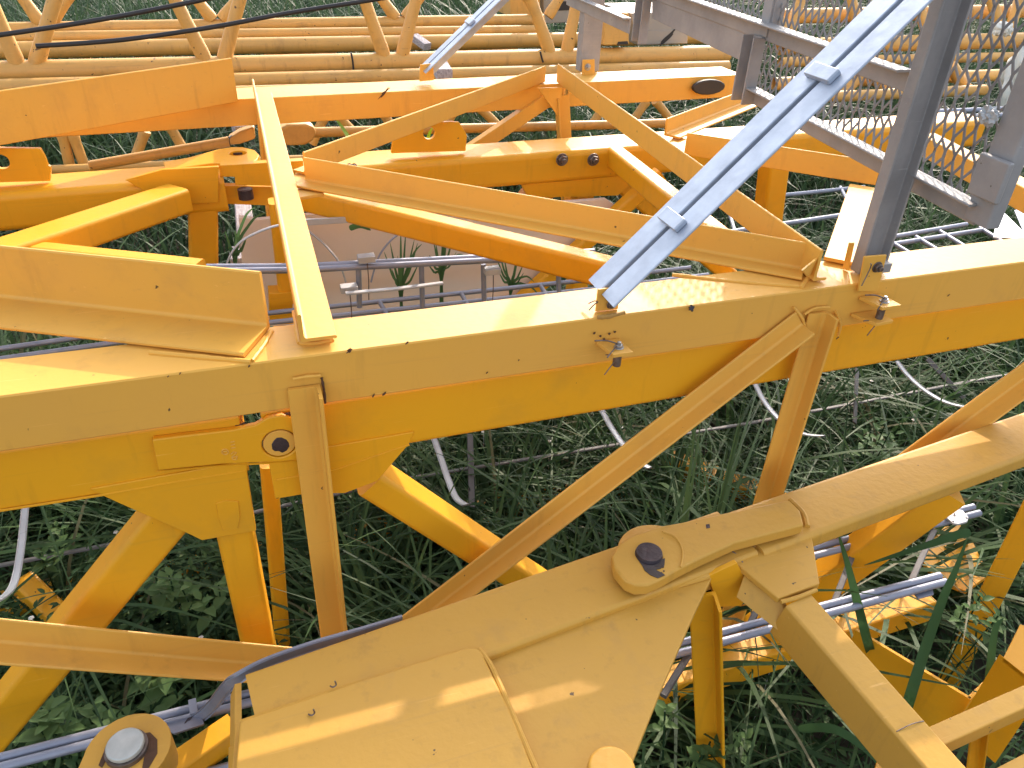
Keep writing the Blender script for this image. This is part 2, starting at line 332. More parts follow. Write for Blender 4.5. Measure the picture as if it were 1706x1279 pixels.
weld([Y(1392, 520, yf-.002), Y(1400, 540, yf-.002), Y(1396, 560, yf-.002)], fr, r=.003)
weld([Z(995, 529, zt), Z(1015, 527, zt), Z(1040, 521, zt)], fr, 'dirtseam', .004)
# far chord's rubber plug
pp = Y(1182, 146, 2.86); o = plate('cable_plug', [pp+X*(.075*math.cos(t))+ZZ*(.030*math.sin(t)) for t in [k*math.pi/8 for k in range(16)]], (0, .02, 0), 'rubber', fr, bev=.006)
blob('rust_chip', Y(640, 155, 2.822)+ZZ*.0, (0, -1, 0), .012, 'rust', fr, 51, sq=(2.5, .4))
# ================================================================== box trusses (left and right halves of one pinned joint)
YB = 1.113; ZB0, ZB1 = 1.170, 1.300; ZQ = 1.28
def Bx(n_, p0, p1, wd, h, par, m='fresh', r=.012, up=(0, 0, 1), e0=0, e1=0, name=None):
    return beam(n_, p0, p1, Bp(wd, h, r), m, par, up, e0, e1)
tl = thing('box_truss', 'left bright yellow box truss carrying the long link plate with raised weld marks', 'truss', (-.6, 1.8, 0), 'pinned box truss halves')
tr = thing('box_truss', 'right bright yellow box truss passing under the mesh guardrail post', 'truss', (1.2, 1.8, 0), 'pinned box truss halves')
xs = Y(414, 780, YB).x; xr = Y(448, 770, YB).x
zc = (ZB0+ZB1)/2
Bx('near_chord', (-2.0, YB+.06, zc), (xs, YB+.06, zc), .12, .13, tl, r=.014)
Bx('near_chord', (xr, YB+.06, zc), (3.6, YB+.07, zc+.004), .12, .13, tr, r=.014)
# link plate from the left half over the right half, pin and weld bead
yl = YB-.012
lp = [(253, 733), (300, 727), (387, 717), (425, 709), (445, 697), (470, 692), (492, 697), (508, 712), (510, 748), (506, 766), (470, 770), (370, 774), (300, 781), (264, 785)]
pc = Y(466, 740, yl)
lk = plate('link_plate', [Y(a, b, yl) for a, b in lp], (0, .012, 0), 'fresh', tl, holes=[(pc, .0290)], bev=.003)
bm = bmesh.new(); disc(bm, pc+YY*.011, (0, -1, 0), .027, .0095, 28); fin('bushing', bm, 'faded', lk, .0015)
o = plate('pin', [Y(a, b, yl+.0005) for a, b in ((453.5, 749), (452.5, 741), (456, 735), (461, 730), (469, 729.5), (477, 733), (481, 738), (482.5, 744), (478, 751), (470, 755), (464, 752), (458, 752.5))], (0, .004, 0), 'pin', lk, bev=.001)
strap('weld_bead', [Y(415, 712, YB-.004)+ZZ*.001, Y(450, 700, YB-.005), Y(480, 690, YB-.006), Y(500, 693, YB-.004)], .006, .004, (0, 1, 0), 'rust', lk)
for i, (a, b, r) in enumerate(((396, 712, .005), (405, 708, .004), (392, 714, .003))): blob('rust_chip', Y(a, b, YB), (0, -1, 0), r, 'rust', tl, 60+i, sq=(2, 1))
def stroke(pts, par, yv=yl-.0006):
    bm = bmesh.new(); sweep(bm, [Y(a, b, yv) for a, b in pts], Op(.0011, 6), (0, 1, 0)); return fin('raised_mark', bm, 'faded', par)
for k in range(3): stroke([(384+k*.8, 737+k*5), (391+k*.6, 735.5+k*5)], lk)
def ring(cx, cy, rx, ry, par): return stroke([(cx+rx*math.cos(t), cy+ry*math.sin(t)) for t in [k*math.pi/5 for k in range(11)]], par)
ring(375, 753, 5.5, 4.5, lk); stroke([(372, 753), (378, 752)], lk); stroke([(385, 757), (389, 753), (394, 754), (386, 762), (396, 760)], lk)
ring(391, 763.5, 4, 2.4, lk)
# gussets
gl = plate('gusset', [Y(a, b, YB-.004) for a, b in ((150, 815), (412, 768), (412, 788), (420, 840), (427, 885), (405, 889), (336, 901), (318, 892), (234, 855), (174, 828))], (0, .014, 0), 'fresh', tl, bev=.002)
plate('stamp_pad', [Y(a, b, YB-.0062) for a, b in ((360, 839), (376, 834), (397, 836), (400, 862), (396, 881), (372, 885), (364, 865))], (0, .003, 0), 'fresh', gl, bev=.001)
gr = plate('gusset', [Y(a, b, YB-.004) for a, b in ((447, 762), (690, 720), (682, 740), (629, 802), (575, 822), (512, 823), (459, 832), (449, 779))], (0, .014, 0), 'fresh', tr, bev=.002)
def seam(pts, par, yv, m='dirtseam', r=.0016):
    bm = bmesh.new(); sweep(bm, [Y(a, b, yv) for a, b in pts], Op(r, 6), (0, 1, 0)); return fin('weld_seam', bm, m, par)
seam([(0, 851), (176, 824), (300, 802), (408, 785)], tl, YB-.0035, 'fresh', .0022)
seam([(262, 786), (370, 776), (505, 768)], tl, YB-.004, 'fresh', .002)
seam([(460, 800), (560, 783), (682, 741)], tr, YB-.0045, 'fresh', .002)
# near-face web members
yw = YB+.045
Bx('web', Y(300, 830, yw), Y(30, 1160, yw), .078, .07, tl, e1=.95, up=(0, 1, 0))
Bx('web', Y(386, 850, yw), Y(432, 1075, yw), .064, .075, tl, e1=.72, up=(0, 1, 0))
Bx('web', Y(612, 790, yw), Y(850, 945, yw), .062, .08, tr, e1=.5, up=(0, 1, 0))
Bx('web', Y(447, 770, 1.5), Y(470, 1060, 1.5), .04, .05, tr, e1=.3, up=(0, 1, 0))
# far chords, eye plates, gussets
pl0, pl1 = Z(-40, 327, ZQ), Z(372, 296, ZQ); pr0, pr1 = Z(592, 278, ZQ), Z(1071, 243, ZQ)
def offs(p, q, o): d = (q-p).normalized(); s = ZZ.cross(d); return p+s*o, q+s*o
a, b = offs(pl0, pl1, .085); Bx('far_chord', a-ZZ*.055, b-ZZ*.055, .17, .11, tl, r=.022, e0=1.0)
a, b = offs(pr0, pr1, .085); Bx('far_chord', a-ZZ*.055, b-ZZ*.055, .17, .11, tr, r=.022, e0=.13, e1=1.6)
def eyeplate(base, up_pts, hole, par, yv):
    return plate('eye_plate', [Y(a, b, yv) for a, b in up_pts], (0, .016, 0), 'fresh', par, holes=[(Y(*hole, yv), .020)], bev=.002)
yv = (pr0.y+pr1.y)/2+.05
eyeplate(None, [(652, 256), (655, 230), (668, 225), (705, 212), (725, 203), (765, 204), (772, 215), (778, 226), (776, 252)], (715, 222), tr, yv)
yv = pl0.y+.07
eyeplate(None, [(-60, 246), (67, 248), (75, 262), (80, 276), (85, 279), (84, 302), (-60, 306)], (2, 270), tl, yv)
yg = pl1.y-.01
g = plate('gusset', [Y(a, b, yg) for a, b in ((208, 300), (275, 338), (300, 341), (364, 338), (364, 278), (270, 283))], (0, .014, 0), 'fresh', tl, bev=.002)
Bx('web', Y(338, 330, yg+.052), Y(340, 470, yg+.052), .085, .08, tl, e1=.6, up=(0, 1, 0))
Bx('web', Z(300, 330, ZQ-.035), Z(40, 418, ZQ-.035), .095, .07, tl, e1=.1)
yq = (pr0.y+pr1.y)/2
g = plate('gusset', [Y(a, b, yq+.02) for a, b in ((862, 295), (1085, 270), (1060, 300), (1030, 326), (880, 330))], (0, .014, 0), 'fresh', tr, bev=.002)
Bx('web', Y(905, 312, yq+.083), Y(745, 480, yq+.083), .085, .08, tr, e1=.4, up=(0, 1, 0))
Bx('web', Y(972, 300, yq+.083), Y(965, 410, yq+.083), .07, .07, tr, e1=.5, up=(0, 1, 0))
Bx('web', Y(1030, 300, yq+.083), Y(1120, 378, yq+.083), .07, .08, tr, e1=.4, up=(0, 1, 0))
Bx('web', Y(648, 372, yq-.03), Y(530, 490, yq-.03), .05, .05, tr, e1=.3, up=(0, 1, 0))
Bx('web', Y(462, 335, yq-.2), Y(478, 490, yq-.2), .05, .06, tr, e1=.02, up=(0, 1, 0))
plate('seat_plate', [Y(448, 490, yq-.24), Y(487, 488, yq-.24), Y(489, 540, yq-.24), Y(450, 542, yq-.24)], (0, .06, 0), 'fresh', tr)
Bx('web', Y(1291, 262, 2.3), Y(1278, 372, 2.3), .085, .08, tr, e1=.6, up=(0, 1, 0))
Bx('web', Y(1100, 290, 2.3), Y(1010, 372, 2.3), .05, .05, tr, e1=.6, up=(0, 1, 0))
# top-plane tubes between the two chords
Bx('lacing', Z(500, 327, ZQ-.035), Z(1060, 465, ZQ-.035), .06, .07, tr)
Bx('lacing', Z(1010, 250, ZQ-.035), Z(1225, 425, ZQ-.035), .06, .07, tr)
Bx('lacing', Z(150, 432, ZQ-.035), Z(270, 445, ZQ-.035), .05, .05, tl, e1=.1, e0=.5)
for px in (936, 988):
    bolt('bolt', Y(px, 266, pr0.y-.002)+YY*(.0), (0, -1, 0), .016, 'bolt', tr)
for px in (582, 590): bolt('bolt', Y(px, 277, pr0.y-.002), (0, -1, 0), .007, 'bolt', tr)
# far pin joint
ez = ZQ+.016
plate('link_plate', [Z(a, b, ez) for a, b in ((272, 270), (315, 262), (365, 248), (385, 245), (405, 245), (424, 250), (432, 258), (428, 266), (408, 273), (352, 272), (275, 283))], (0, 0, -.02), 'fresh', tl, holes=[(Z(396, 255, ez), .026)], bev=.003)
cyl('pin', Z(396, 255, ez-.012), (0, 0, 1), .024, .006, 'pin', tl)
plate('fork_plate', [Y(a, b, pr0.y-.01) for a, b in ((366, 276), (505, 268), (508, 312), (392, 308), (391, 295), (367, 295))], (0, .03, 0), 'fresh', tr, bev=.002)
cyl('pin_end', Y(408, 315, pr0.y)+ZZ*.0, (0, 0, -1), .022, .03, 'pin', tr)
plate('fork_plate', [Y(a, b, pr0.y+.02) for a, b in ((370, 310), (512, 312), (510, 345), (376, 340))], (0, .03, 0), 'fresh', tr, bev=.002)
plate('end_plate', [Z(a, b, ZQ+.004) for a, b in ((486, 268), (512, 268), (530, 300), (500, 318))], (0, 0, -.01), 'faded', tr)
# low chords seen in the grass under the near chord
Bx('low_chord', (-1.6, 1.95, .14), (xs, 1.95, .14), .10, .10, tl)
Bx('low_chord', (xr+.05, 1.95, .14), (1.15, 1.95, .14), .10, .10, tr)
Bx('low_web', Z(1110, 770, .26), Z(1262, 825, .2), .08, .08, tr, e1=.1)
Bx('low_web', Z(40, 970, .35), Z(110, 1040, .3), .06, .06, tl, e1=.1)
# ================================================================== near pin-jointed truss (lower right), lying flat
ZD = 1.0
dl = thing('pin_truss', 'chalky yellow truss end with a big trapezoid gusset plate, front centre', 'truss', Z(700, 1150, 0), 'near chalky truss halves')
dr = thing('pin_truss', 'chalky yellow truss half with the pinned round lug and sloping leg, lower right', 'truss', Z(1450, 950, 0), 'near chalky truss halves')
F0, F1 = Z(408, 1121, ZD), Z(1193, 850, ZD); dd = (F1-F0).normalized(); nn = V((dd.y, -dd.x, 0))  # nn points to the viewer
cw = .128
Bx('chord', F0+nn*cw/2-ZZ*.03, F1+nn*cw/2-ZZ*.03, cw, .06, dl, 'chalky', .008)
G0, G1 = Z(1193, 857, ZD), Z(1706, 684, ZD); d2 = (G1-G0).normalized(); n2 = V((d2.y, -d2.x, 0))
cr_ = Bx('chord', G0+n2*.062-ZZ*.022+d2*.02, G1+n2*.062-ZZ*.022+d2*.9, .124, .044, dr, 'chalky', .012)
zg = .985
gp = plate('gusset', [Z(a, b, zg) for a, b in ((392, 1205), (700, 1105), (1000, 1005), (1188, 958), (1160, 1015), (1105, 1140), (1050, 1279), (1000, 1420), (372, 1420), (386, 1279))], (0, 0, -.014), 'chalky', dl, bev=.002)
plate('doubler', [Z(a, b, 1.007) for a, b in ((399, 1200), (600, 1133), (778, 1078), (793, 1078), (803, 1086), (848, 1180), (888, 1279), (940, 1420), (380, 1420), (392, 1279))], (0, 0, -.021), 'chalky', dl, bev=.004)
def bead(pts, par, m, r=.0035):
    bm = bmesh.new(); sweep(bm, smooth(pts, 5), Op(r, 8), (0, 0, 1)); return fin('weld_bead', bm, m, par)
bead([Z(a, b, zg+.003) for a, b in ((806, 1090), (900, 1055), (1000, 1018), (1100, 984), (1180, 960))], dl, 'chalky', .006)
bead([Z(a, b, 1.001) for a, b in ((797, 1082), (812, 1100), (830, 1136), (870, 1230), (905, 1310))], dl, 'chalky', .005)
bead([Z(a, b, 1.003) for a, b in ((400, 1203), (600, 1137), (780, 1082))], dl, 'chalky', .003)
for a, b, s in ((555, 1142, 1), (519, 1189, 2)):
    o = bmesh.new(); sweep(o, smooth([Z(a-5, b+1, 1.009), Z(a, b+3, 1.0105), Z(a+5, b-1, 1.012), Z(a+3, b-7, 1.02)], 5), Op(.0013, 6), (0, 0, 1)); fin('wire_stub', o, 'bolt', dl)
plate('end_web', [Z(a, b, zz) for a, b, zz in ((391, 1140, .985), (384, 1160, .95), (383, 1245, .95), (391, 1250, .98))], (.01, .0, 0), 'chalky', dl, bev=0)
plate('end_web', [Z(a, b, zz) for a, b, zz in ((391, 1245, .985), (381, 1245, .95), (379, 1330, .95), (388, 1330, .98))], (.01, .0, 0), 'chalky', dl, bev=0)
c = Z(1016, 1298, zg); o = cyl('eye_boss', c, (0, 0, 1), .034, .03, 'chalky', dl, 28, bev=.006)
# lug with the greasy pin
zl = 1.032
def lugplate(zl, th, par, dx=0, name='lug'):
    P = [(1019, 926), (1024, 948), (1041, 968), (1060, 976), (1080, 975), (1099, 967), (1134, 947), (1170, 929), (1225, 904), (1340, 874), (1334, 852), (1313, 832), (1193, 857), (1134, 870), (1100, 876), (1076, 884), (1050, 893), (1030, 907)]
    return plate(name, [Z(a, b, zl) for a, b in P], (0, 0, -th), 'chalky', par, bev=.005)
lg = lugplate(zl, .026, dr)
pcx = Z(1081, 924, zl)
cyl('pin', pcx, (0, 0, 1), .0255, .007, 'pin', lg, 28, .0235)
plate('grease_smear', [Z(a, b, zl+.0015) for a, b in ((1060, 928), (1102, 932), (1108, 930), (1107, 942), (1101, 947), (1092, 949), (1104, 955), (1108, 958), (1096, 963), (1084, 958), (1074, 950), (1070, 942))], (0, 0, -.0012), 'grease', lg, bev=0)
for a, b, s in ((1104, 945, .0015), (1106, 952, .001), (1102, 955, .001), (1090, 958, .001)): blob('grease_spot', Z(a, b, zl), ZZ, s*1.6, 'grease', lg, int(a), h=.0012)
plate('stamp_hole', [Z(a, b, zl+.0012) for a, b in ((1176, 874), (1182, 873), (1183, 879), (1177, 880))], (0, 0, -.001), 'pin', lg, bev=0)
bead([Z(a, b, zl+.001) for a, b in ((1103, 885), (1125, 895), (1137, 918), (1134, 945))], lg, 'chalky', .002)
cyl('lower_boss', Z(1096, 920, .985), (0, 0, -1), .076, .05, 'chalky', dr, 36, bev=.004)
bead([Z(a, b, ZD+.002) for a, b in ((1345, 878), (1338, 856), (1316, 833))], dr, 'chalky', .006)
bead([Z(a, b, ZD-.008) for a, b in ((1020, 985), (1060, 988), (1100, 975), (1180, 948))], dl, 'dirtseam', .004)
gz = .992
plate('gusset', [Z(a, b, gz) for a, b in ((1205, 922), (1225, 905), (1350, 880), (1356, 910), (1366, 972), (1296, 997), (1243, 952))], (0, 0, -.014), 'chalky', dr, bev=.003)
bead([Z(1230, 918, gz+.002), Z(1290, 900, gz+.002), Z(1350, 886, gz+.002)], dr, 'dirtseam', .003)
cotter('wire_stub', Z(1218, 918, 1.0), [(.012, -.03, -.012)], .0018, dr)
l0, l1 = Z(1326, 994, .984), Z(1576, 1279, .93)
Bx('leg', l0-ZZ*.045, l1-ZZ*.045, .064, .09, dr, 'chalky', .006, e1=.35)
bead([Z(1301, 1003, .986), Z(1330, 995, .988), Z(1360, 983, .986)], dr, 'chalky', .004)
t0 = l0.lerp(l1, .80); lx = (l1-l0).normalized(); ls = V((lx.y, -lx.x, 0)).normalized()
cotter('joint_line', t0-ls*.028+ZZ*.0008, [(ls*.056+lx*-.008)], .0009, dr)
p = Z(1192, 985, .965)
beam('web_post', p, Y(1200, 1300, p.y-.05), Lp(.05, .05, .006), 'fresh', dr, (-.3, -1, 0), e1=.5)
plate('web_plate', [Y(a, b, p.y+.015) for a, b in ((1180, 960), (1228, 938), (1252, 985), (1235, 1010), (1196, 1012))], (0, .01, 0), 'fresh', dr)
p = Z(1226, 998, .93)
plate('web_plate', [Z(1226, 995, .95), Z(1243, 948, .985), Z(1300, 1000, .97), Z(1331, 1080, .90)], (.01, .004, 0), 'chalky', dr)
# lower members of the same half, sinking into the grass
Bx('web', Z(1580, 812, .94), Z(1350, 985, .55), .07, .075, dr, 'fresh', .006, e1=.25)
plate('low_gusset', [Z(a, b, .34) for a, b in ((1555, 880), (1600, 874), (1622, 905), (1648, 958), (1610, 985), (1560, 965), (1530, 925))], (0, 0, -.014), 'fresh', dr)
Bx('low_chord', Z(1375, 1058, .38), Z(1540, 1006, .38), .065, .08, dr, 'fresh', .006, e0=.6)
p0, p1 = Z(1738, 872, .70), Z(1610, 1120, .12)
beam('web_angle', p0, p1, Lp(.06, -.06, .007), 'fresh', dr, (-.5, -.4, .8), e0=.12, e1=.1)
def wall(pts, th, name='web_plate', m='fresh'): return plate(name, pts, th, m, dr, bev=.001)
a, b = Z(1425, 1050, .60), Z(1617, 1166, .60)
wall([a, b, b-ZZ*.16, a-ZZ*.16], (b-a).cross(ZZ).normalized()*-.008)
b2_ = Z(1680, 1105, .60)
wall([b, b2_, b2_-ZZ*.2, b-ZZ*.2], (b2_-b).cross(ZZ).normalized()*-.008)
a, b = Z(1665, 1092, .78), Z(1740, 1060, .78)
wall([Z(1672, 1096, .78), Z(1700, 1040, .78), Z(1760, 1060, .78), Z(1740, 1150, .78)], (0, 0, -.01))
wall([Z(1672, 1096, .78), Z(1740, 1150, .78), Z(1740, 1150, .78)-ZZ*.25, Z(1672, 1096, .78)-ZZ*.25], (0, .01, 0))
p0, p1 = Z(1555, 1228, .905), Z(1725, 1152, .905)
Bx('stay', p0-ZZ*.02, p1-ZZ*.02, .034, .04, dr, 'chalky', .003, e1=.3)
p = Z(1634, 1205, .85); beam('stay', p, Y(1622, 1300, p.y-.02), Lp(.022, .02, .004), 'fresh', dr, (0, -1, 0), e1=.3)
wall([Z(1650, 1285, .86), Z(1740, 1238, .86), Z(1760, 1310, .86), Z(1660, 1330, .86)], (0, 0, -.008), m='chalky')
wall([Z(1465, 1255, .80), Z(1492, 1300, .80), Z(1475, 1330, .80), Z(1455, 1290, .80)], (0, 0, -.008), m='fresh')
Bx('web', (.26, .50, .965), (.12, .44, .02), .07, .07, dl, 'fresh', .006)
Bx('web', (.02, .80, .93), (.05, .95, .02), .07, .07, dl, 'fresh', .006)
# end of another truss at the lower left: lug with a scuffed pin
le = thing('truss_lug', 'rusty yellow truss lug holding a round scuffed grey pin, lower left corner', 'lug', Z(213, 1252, 0))
zl = .93; c = Z(212, 1250, zl)
P = []
for k in range(19):
    t = RAD(-60+k*13); P.append(c+V((math.cos(t)*.062, math.sin(t)*.062, 0)))
P += [c+V((-.11, -.16, 0)), c+V((.05, -.22, 0))]
b = plate('lug_plate', P, (0, 0, -.055), 'chalky', le, bev=.008)
plate('rust_patch', [Z(a, b_, zl+.001) for a, b_ in ((238, 1222), (250, 1220), (262, 1232), (262, 1255), (248, 1279), (236, 1285), (240, 1262), (243, 1245))], (0, 0, -.0008), 'rust', b, bev=0)
plate('rust_patch', [Z(a, b_, zl+.001) for a, b_ in ((180, 1235), (196, 1226), (214, 1222), (196, 1238), (184, 1252), (170, 1279), (164, 1275))], (0, 0, -.0008), 'rust', b, bev=0)
Bx('stay', c+V((-.03, -.11, -.05)), c+V((-.06, -.16, -.92)), .06, .06, le, 'fresh', .005)
cyl('pin_collar', c, ZZ, .0305, .008, 'bolt', b, 32); cyl('pin', c+ZZ*.008, ZZ, .027, .010, 'bright_pin', b, 32, bev=.003)
Bx('stay', Z(285, 1290, .74), Z(392, 1215, .74), .045, .05, le, 'fresh', .005, e0=.2)
# ================================================================== mesh guardrail across the deck
gr_ = thing('mesh_guardrail', 'grey galvanised guardrail with expanded-metal mesh panel standing across the yellow deck frame', 'guardrail', (1.2, 1.9, 1.4))
GD = V((.075, 1.9, 0)).normalized(); GN = V((GD.y, -GD.x, 0)); GP = V((1.222, 1.0, 0))
def G(px, py): return onpl(px, py, GP, GN)
def chan(wd, h, t): return Up_(wd, h, t)
pb = V((1.166, 1.152, 1.404))
beam('post', pb, pb+ZZ*1.0, [(x, y) for x, y in Up_(.066, .027, .005)], 'dullgalv', gr_, (0, -1, 0), bev=.002)
plate('base_plate', [pb+V((-.02, -.052, .03)), pb+V((.02, -.052, .03)), pb+V((.02, -.01, .03)), pb+V((-.02, -.01, .03))], (0, 0, -.02), 'dullgalv', gr_)
fp = Z(983, 122, 1.405)
beam('post', fp+V((.01, .03, 0)), fp+V((.01, .03, .9)), Up_(.082, .05, .006), 'dullgalv', gr_, (0, 1, 0), bev=.002)
bk = plate('bracket', [Y(a, b, fp.y-.01) for a, b in ((970, 131), (991, 131), (991, 99), (971, 100))], (0, .006, 0), 'faded', fr)
bolt('bolt', Y(979, 112, fp.y-.01), (0, -1, 0), .010, 'zinc', bk)
def rail(a, b, h, back, name='rail', t=.005, m='dullgalv', e0=0, e1=0):
    return beam(name, G(*a), G(*b), Lp(back, -h, t, .004), m, gr_, e0=e0, e1=e1)
rail((1262, 145), (1640, 339), .042, .034, e1=.0)
rail((1085, -28), (1522, 116), .042, .038, e0=1.1)
rail((1000, 8), (1052, 30), .05, .03, e0=.35)
plate('toe_plate', [G(a, b) for a, b in ((1086, -26), (1250, 38), (1247, 107), (1235, 102), (1167, 70), (1086, 31))], GN*.006, 'dullgalv', gr_)
def stub(px, py, wd, h, top):
    p = G(px, py)-GN*.004
    beam('stanchion', p, V((p.x, p.y, top)), Up_(wd, h, .005), 'dullgalv', gr_, -GN, bev=.0015)
stub(1248, 170, .055, .035, G(1262, 58).z); stub(1073, 71, .06, .03, 2.4); stub(1275, 60, .045, -.03, 2.3)
ep = G(1634, 372)
beam('end_post', ep-GN*.0, V((ep.x, ep.y, 2.35)), Bp(.030, .058, .006), 'dullgalv', gr_, GD, bev=.002)
q = G(1668, 296)-GN*.018; plate('sleeve', [q-GD*.033-ZZ*.036, q+GD*.033-ZZ*.036, q+GD*.033+ZZ*.036, q-GD*.033+ZZ*.036], -GN*.012, 'dullgalv', gr_, bev=.004)
q = G(1664, 193); lump('plaster_lump', q-GN*.022, (.010, .018, .014), 'white', gr_, 5, .6, 5)
# expanded mesh: zigzag strands
bm = bmesh.new(); pw, ph, bond = .025, .062, .011
a_of = lambda p: (p-GP).dot(GD)
lo0, lo1 = G(1262, 145), G(1640, 339); am, aM = a_of(lo1)-.02, 2.15; NA = int((aM-am)/(pw/2))
def lowz(a):
    t = (a-a_of(lo0))/(a_of(lo1)-a_of(lo0)); z = lo0.z+(lo1.z-lo0.z)*t
    if a > a_of(G(1262, 58)): z = max(z, G(1175, 2).z)
    return z
for i in range(NA):
    a0 = am+i*pw/2; zb = lowz(a0)-.012; k0 = int(zb/(ph/2)); pts = []
    for k in range(k0, int(2.12/(ph/2))):
        o = (1 if (i+k) % 2 else -1)*pw/4*.93; zc_ = k*ph/2; jz = rng.normal(0, .0006)
        for s in (-.5, .5): pts.append(GP+GD*(a0+o+jz)+ZZ*(zc_+s*bond)+GN*(.012+(.0022 if k % 2 else -.0022)))
    if len(pts) > 3: sweep(bm, pts, [(-.0022, -.0012), (.0022, -.0012), (.0022, .0012), (-.0022, .0012)], GN)
fin('mesh', bm, 'meshsteel', gr_, angle=60)
# braces: two angles back to back
def dbrace(label, b0, b1, leg, gap, cleats, base):
    t = thing('rail_brace', label, 'brace', base, 'galvanised guardrail braces')
    d = (b1-b0).normalized(); up = V((-d.z, 0, d.x))
    for s in (-1, 1):
        of = YY*(-s*gap/2)
        beam('bar', b0+of, b1+of, Lp(s*leg, -leg*.8, .005, .004), 'galv', t, up)
    for k in cleats:
        c = b0.lerp(b1, k)
        q = [c-d*.012+YY*.033, c+d*.014+YY*.033, c+d*.014-YY*.033, c-d*.012-YY*.033]
        plate('cleat', [v+up*.011 for v in q], -up*.011, 'galv', t, bev=.003)
    return t
b0 = Y(1000, 488, pB1.y+.003); b1_ = Y(1560, -58, pB1.y+.003)
dbrace('pale galvanised double-angle brace rising from the near chord to the near guardrail post', b0, b1_, .050, .011, (.235, .685), b0)
b0 = Y(703, 117, 2.95); b1_ = Y(852, -28, 2.95)
bq = b0-ZZ*.03+X*.03
plate('bracket', [Y(a, b, 2.93) for a, b in ((699, 136), (723, 134), (722, 106), (700, 108))], (0, .006, 0), 'faded', fr)
dbrace('small galvanised brace with its foot on the far chord', b0, b1_, .045, .012, (.55,), b0)
# ================================================================== galvanised ladders
def ladder(label, pairs, rungs, r, rr, base, group='grey galvanised ladders', name='ladder', extra=None):
    t = thing(name, label, 'ladder', base, group)
    for p in pairs: tube('rail', p, r, 'rod', t, 14)
    for a, b in rungs: tube('rung', [a, b], rr, 'rod', t, 10)
    return t
zz = .72
pA = lambda x, o=0: Z(x, 913-.258*(x-1356)+o, zz)
pC = lambda x, o=0: Z(x, 1008-.258*(x-1373)+o, zz-.0)
l3 = ladder('grey ladder with paired tube rails lying under the near chalky truss', [
    [pA(-60), pA(385), pA(1000), pA(1622)], [pA(-60, 16), pA(500, 15), pA(1632, 13)], [pC(40, 20), pC(1000, 2), pC(1566, 1)], [pC(150, 28), pC(1576, 14)]], [], .0085, .006, pA(1450))
def flat(name, pts, wd, th, up, m, par): return strap(name, pts, wd, th, up, m, par)
for a, b in (((1556, 884), (1512, 982)), ((1424, 916), (1385, 1016)), ((1160, 1070), (1105, 1160)), ((1290, 955), (1245, 1050))):
    flat('rung', [Z(*a, zz-.006), Z(*b, zz-.012)], .014, .010, ZZ, 'shaded_bar', l3)
pk = plate('end_bracket', [Z(a, b, zz+.016) for a, b in ((1567, 852), (1585, 846), (1604, 850), (1614, 862), (1612, 869), (1598, 873), (1588, 872), (1578, 863))], (0, 0, -.006), 'white', l3)
blob('slot', Z(1590, 858, zz+.016), ZZ, .004, 'pin', pk, 4, sq=(2, .7)); blob('slot', Z(1610, 863, zz+.016), ZZ, .0025, 'pin', pk, 5); blob('slot', Z(1588, 869, zz+.016), ZZ, .0022, 'pin', pk, 6)
plate('end_bracket', [Z(a, b, zz-.012) for a, b in ((1520, 985), (1552, 972), (1556, 990), (1530, 997))], (0, 0, -.005), 'rod', l3)
# band strap bent up beside the truss chord
strap('band', smooth([Z(262, 1212, zz+.016), Z(300, 1202, zz+.016), Z(330, 1196, zz+.018), Z(352, 1178, .80), Z(372, 1152, .88), Z(392, 1133, .94), Z(440, 1106, .962), Z(520, 1077, .972), Z(600, 1054, .972), Z(670, 1033, .970)], 5), .004, .022, ZZ, 'rod', l3)
sl_ = plate('end_bracket', [Z(a, b, zz+.022) for a, b in ((268, 1211), (296, 1196), (334, 1185), (340, 1206), (318, 1213), (290, 1222))], (0, 0, -.006), 'rod', l3)
blob('slot', Z(316, 1197, zz+.022), ZZ, .006, 'pin', sl_, 14, sq=(2, .5))
plate('end_bracket', [Z(a, b, zz+.03) for a, b in ((313, 1166), (326, 1162), (330, 1186), (316, 1190))], (0, 0, -.004), 'rod', l3)
# ladder behind the near chord
zz = .95
l1_ = ladder('grey ladder of paired rails lying just behind the near chord', [
    [Z(-60, 590, zz), Z(180, 556, zz), Z(455, 521, zz), Z(985, 466, zz), Z(1150, 446, zz)], [Z(-60, 607, zz), Z(200, 570, zz), Z(455, 537, zz), Z(985, 482, zz), Z(1180, 458, zz)]],
    [(Z(x, 521-.1038*(x-455), zz), Z(x+22, 560-.1038*(x-455), zz)) for x in (500, 632, 768, 900, 1040)], .0075, .007, Z(700, 510, zz))
l4 = ladder('grey ladder lying flat right of the near guardrail post', [
    [Z(1470, 398, 1.0), Z(1610, 374, 1.0)], [Z(1470, 410, 1.0), Z(1640, 383, 1.0)], [Z(1480, 440, 1.0), Z(1680, 408, 1.0)]],
    [(Z(x, y, 1.0), Z(x+62, y+38, 1.0)) for x, y in ((1482, 402), (1526, 395), (1566, 386), (1632, 380))], .009, .008, Z(1560, 395, 1.0))
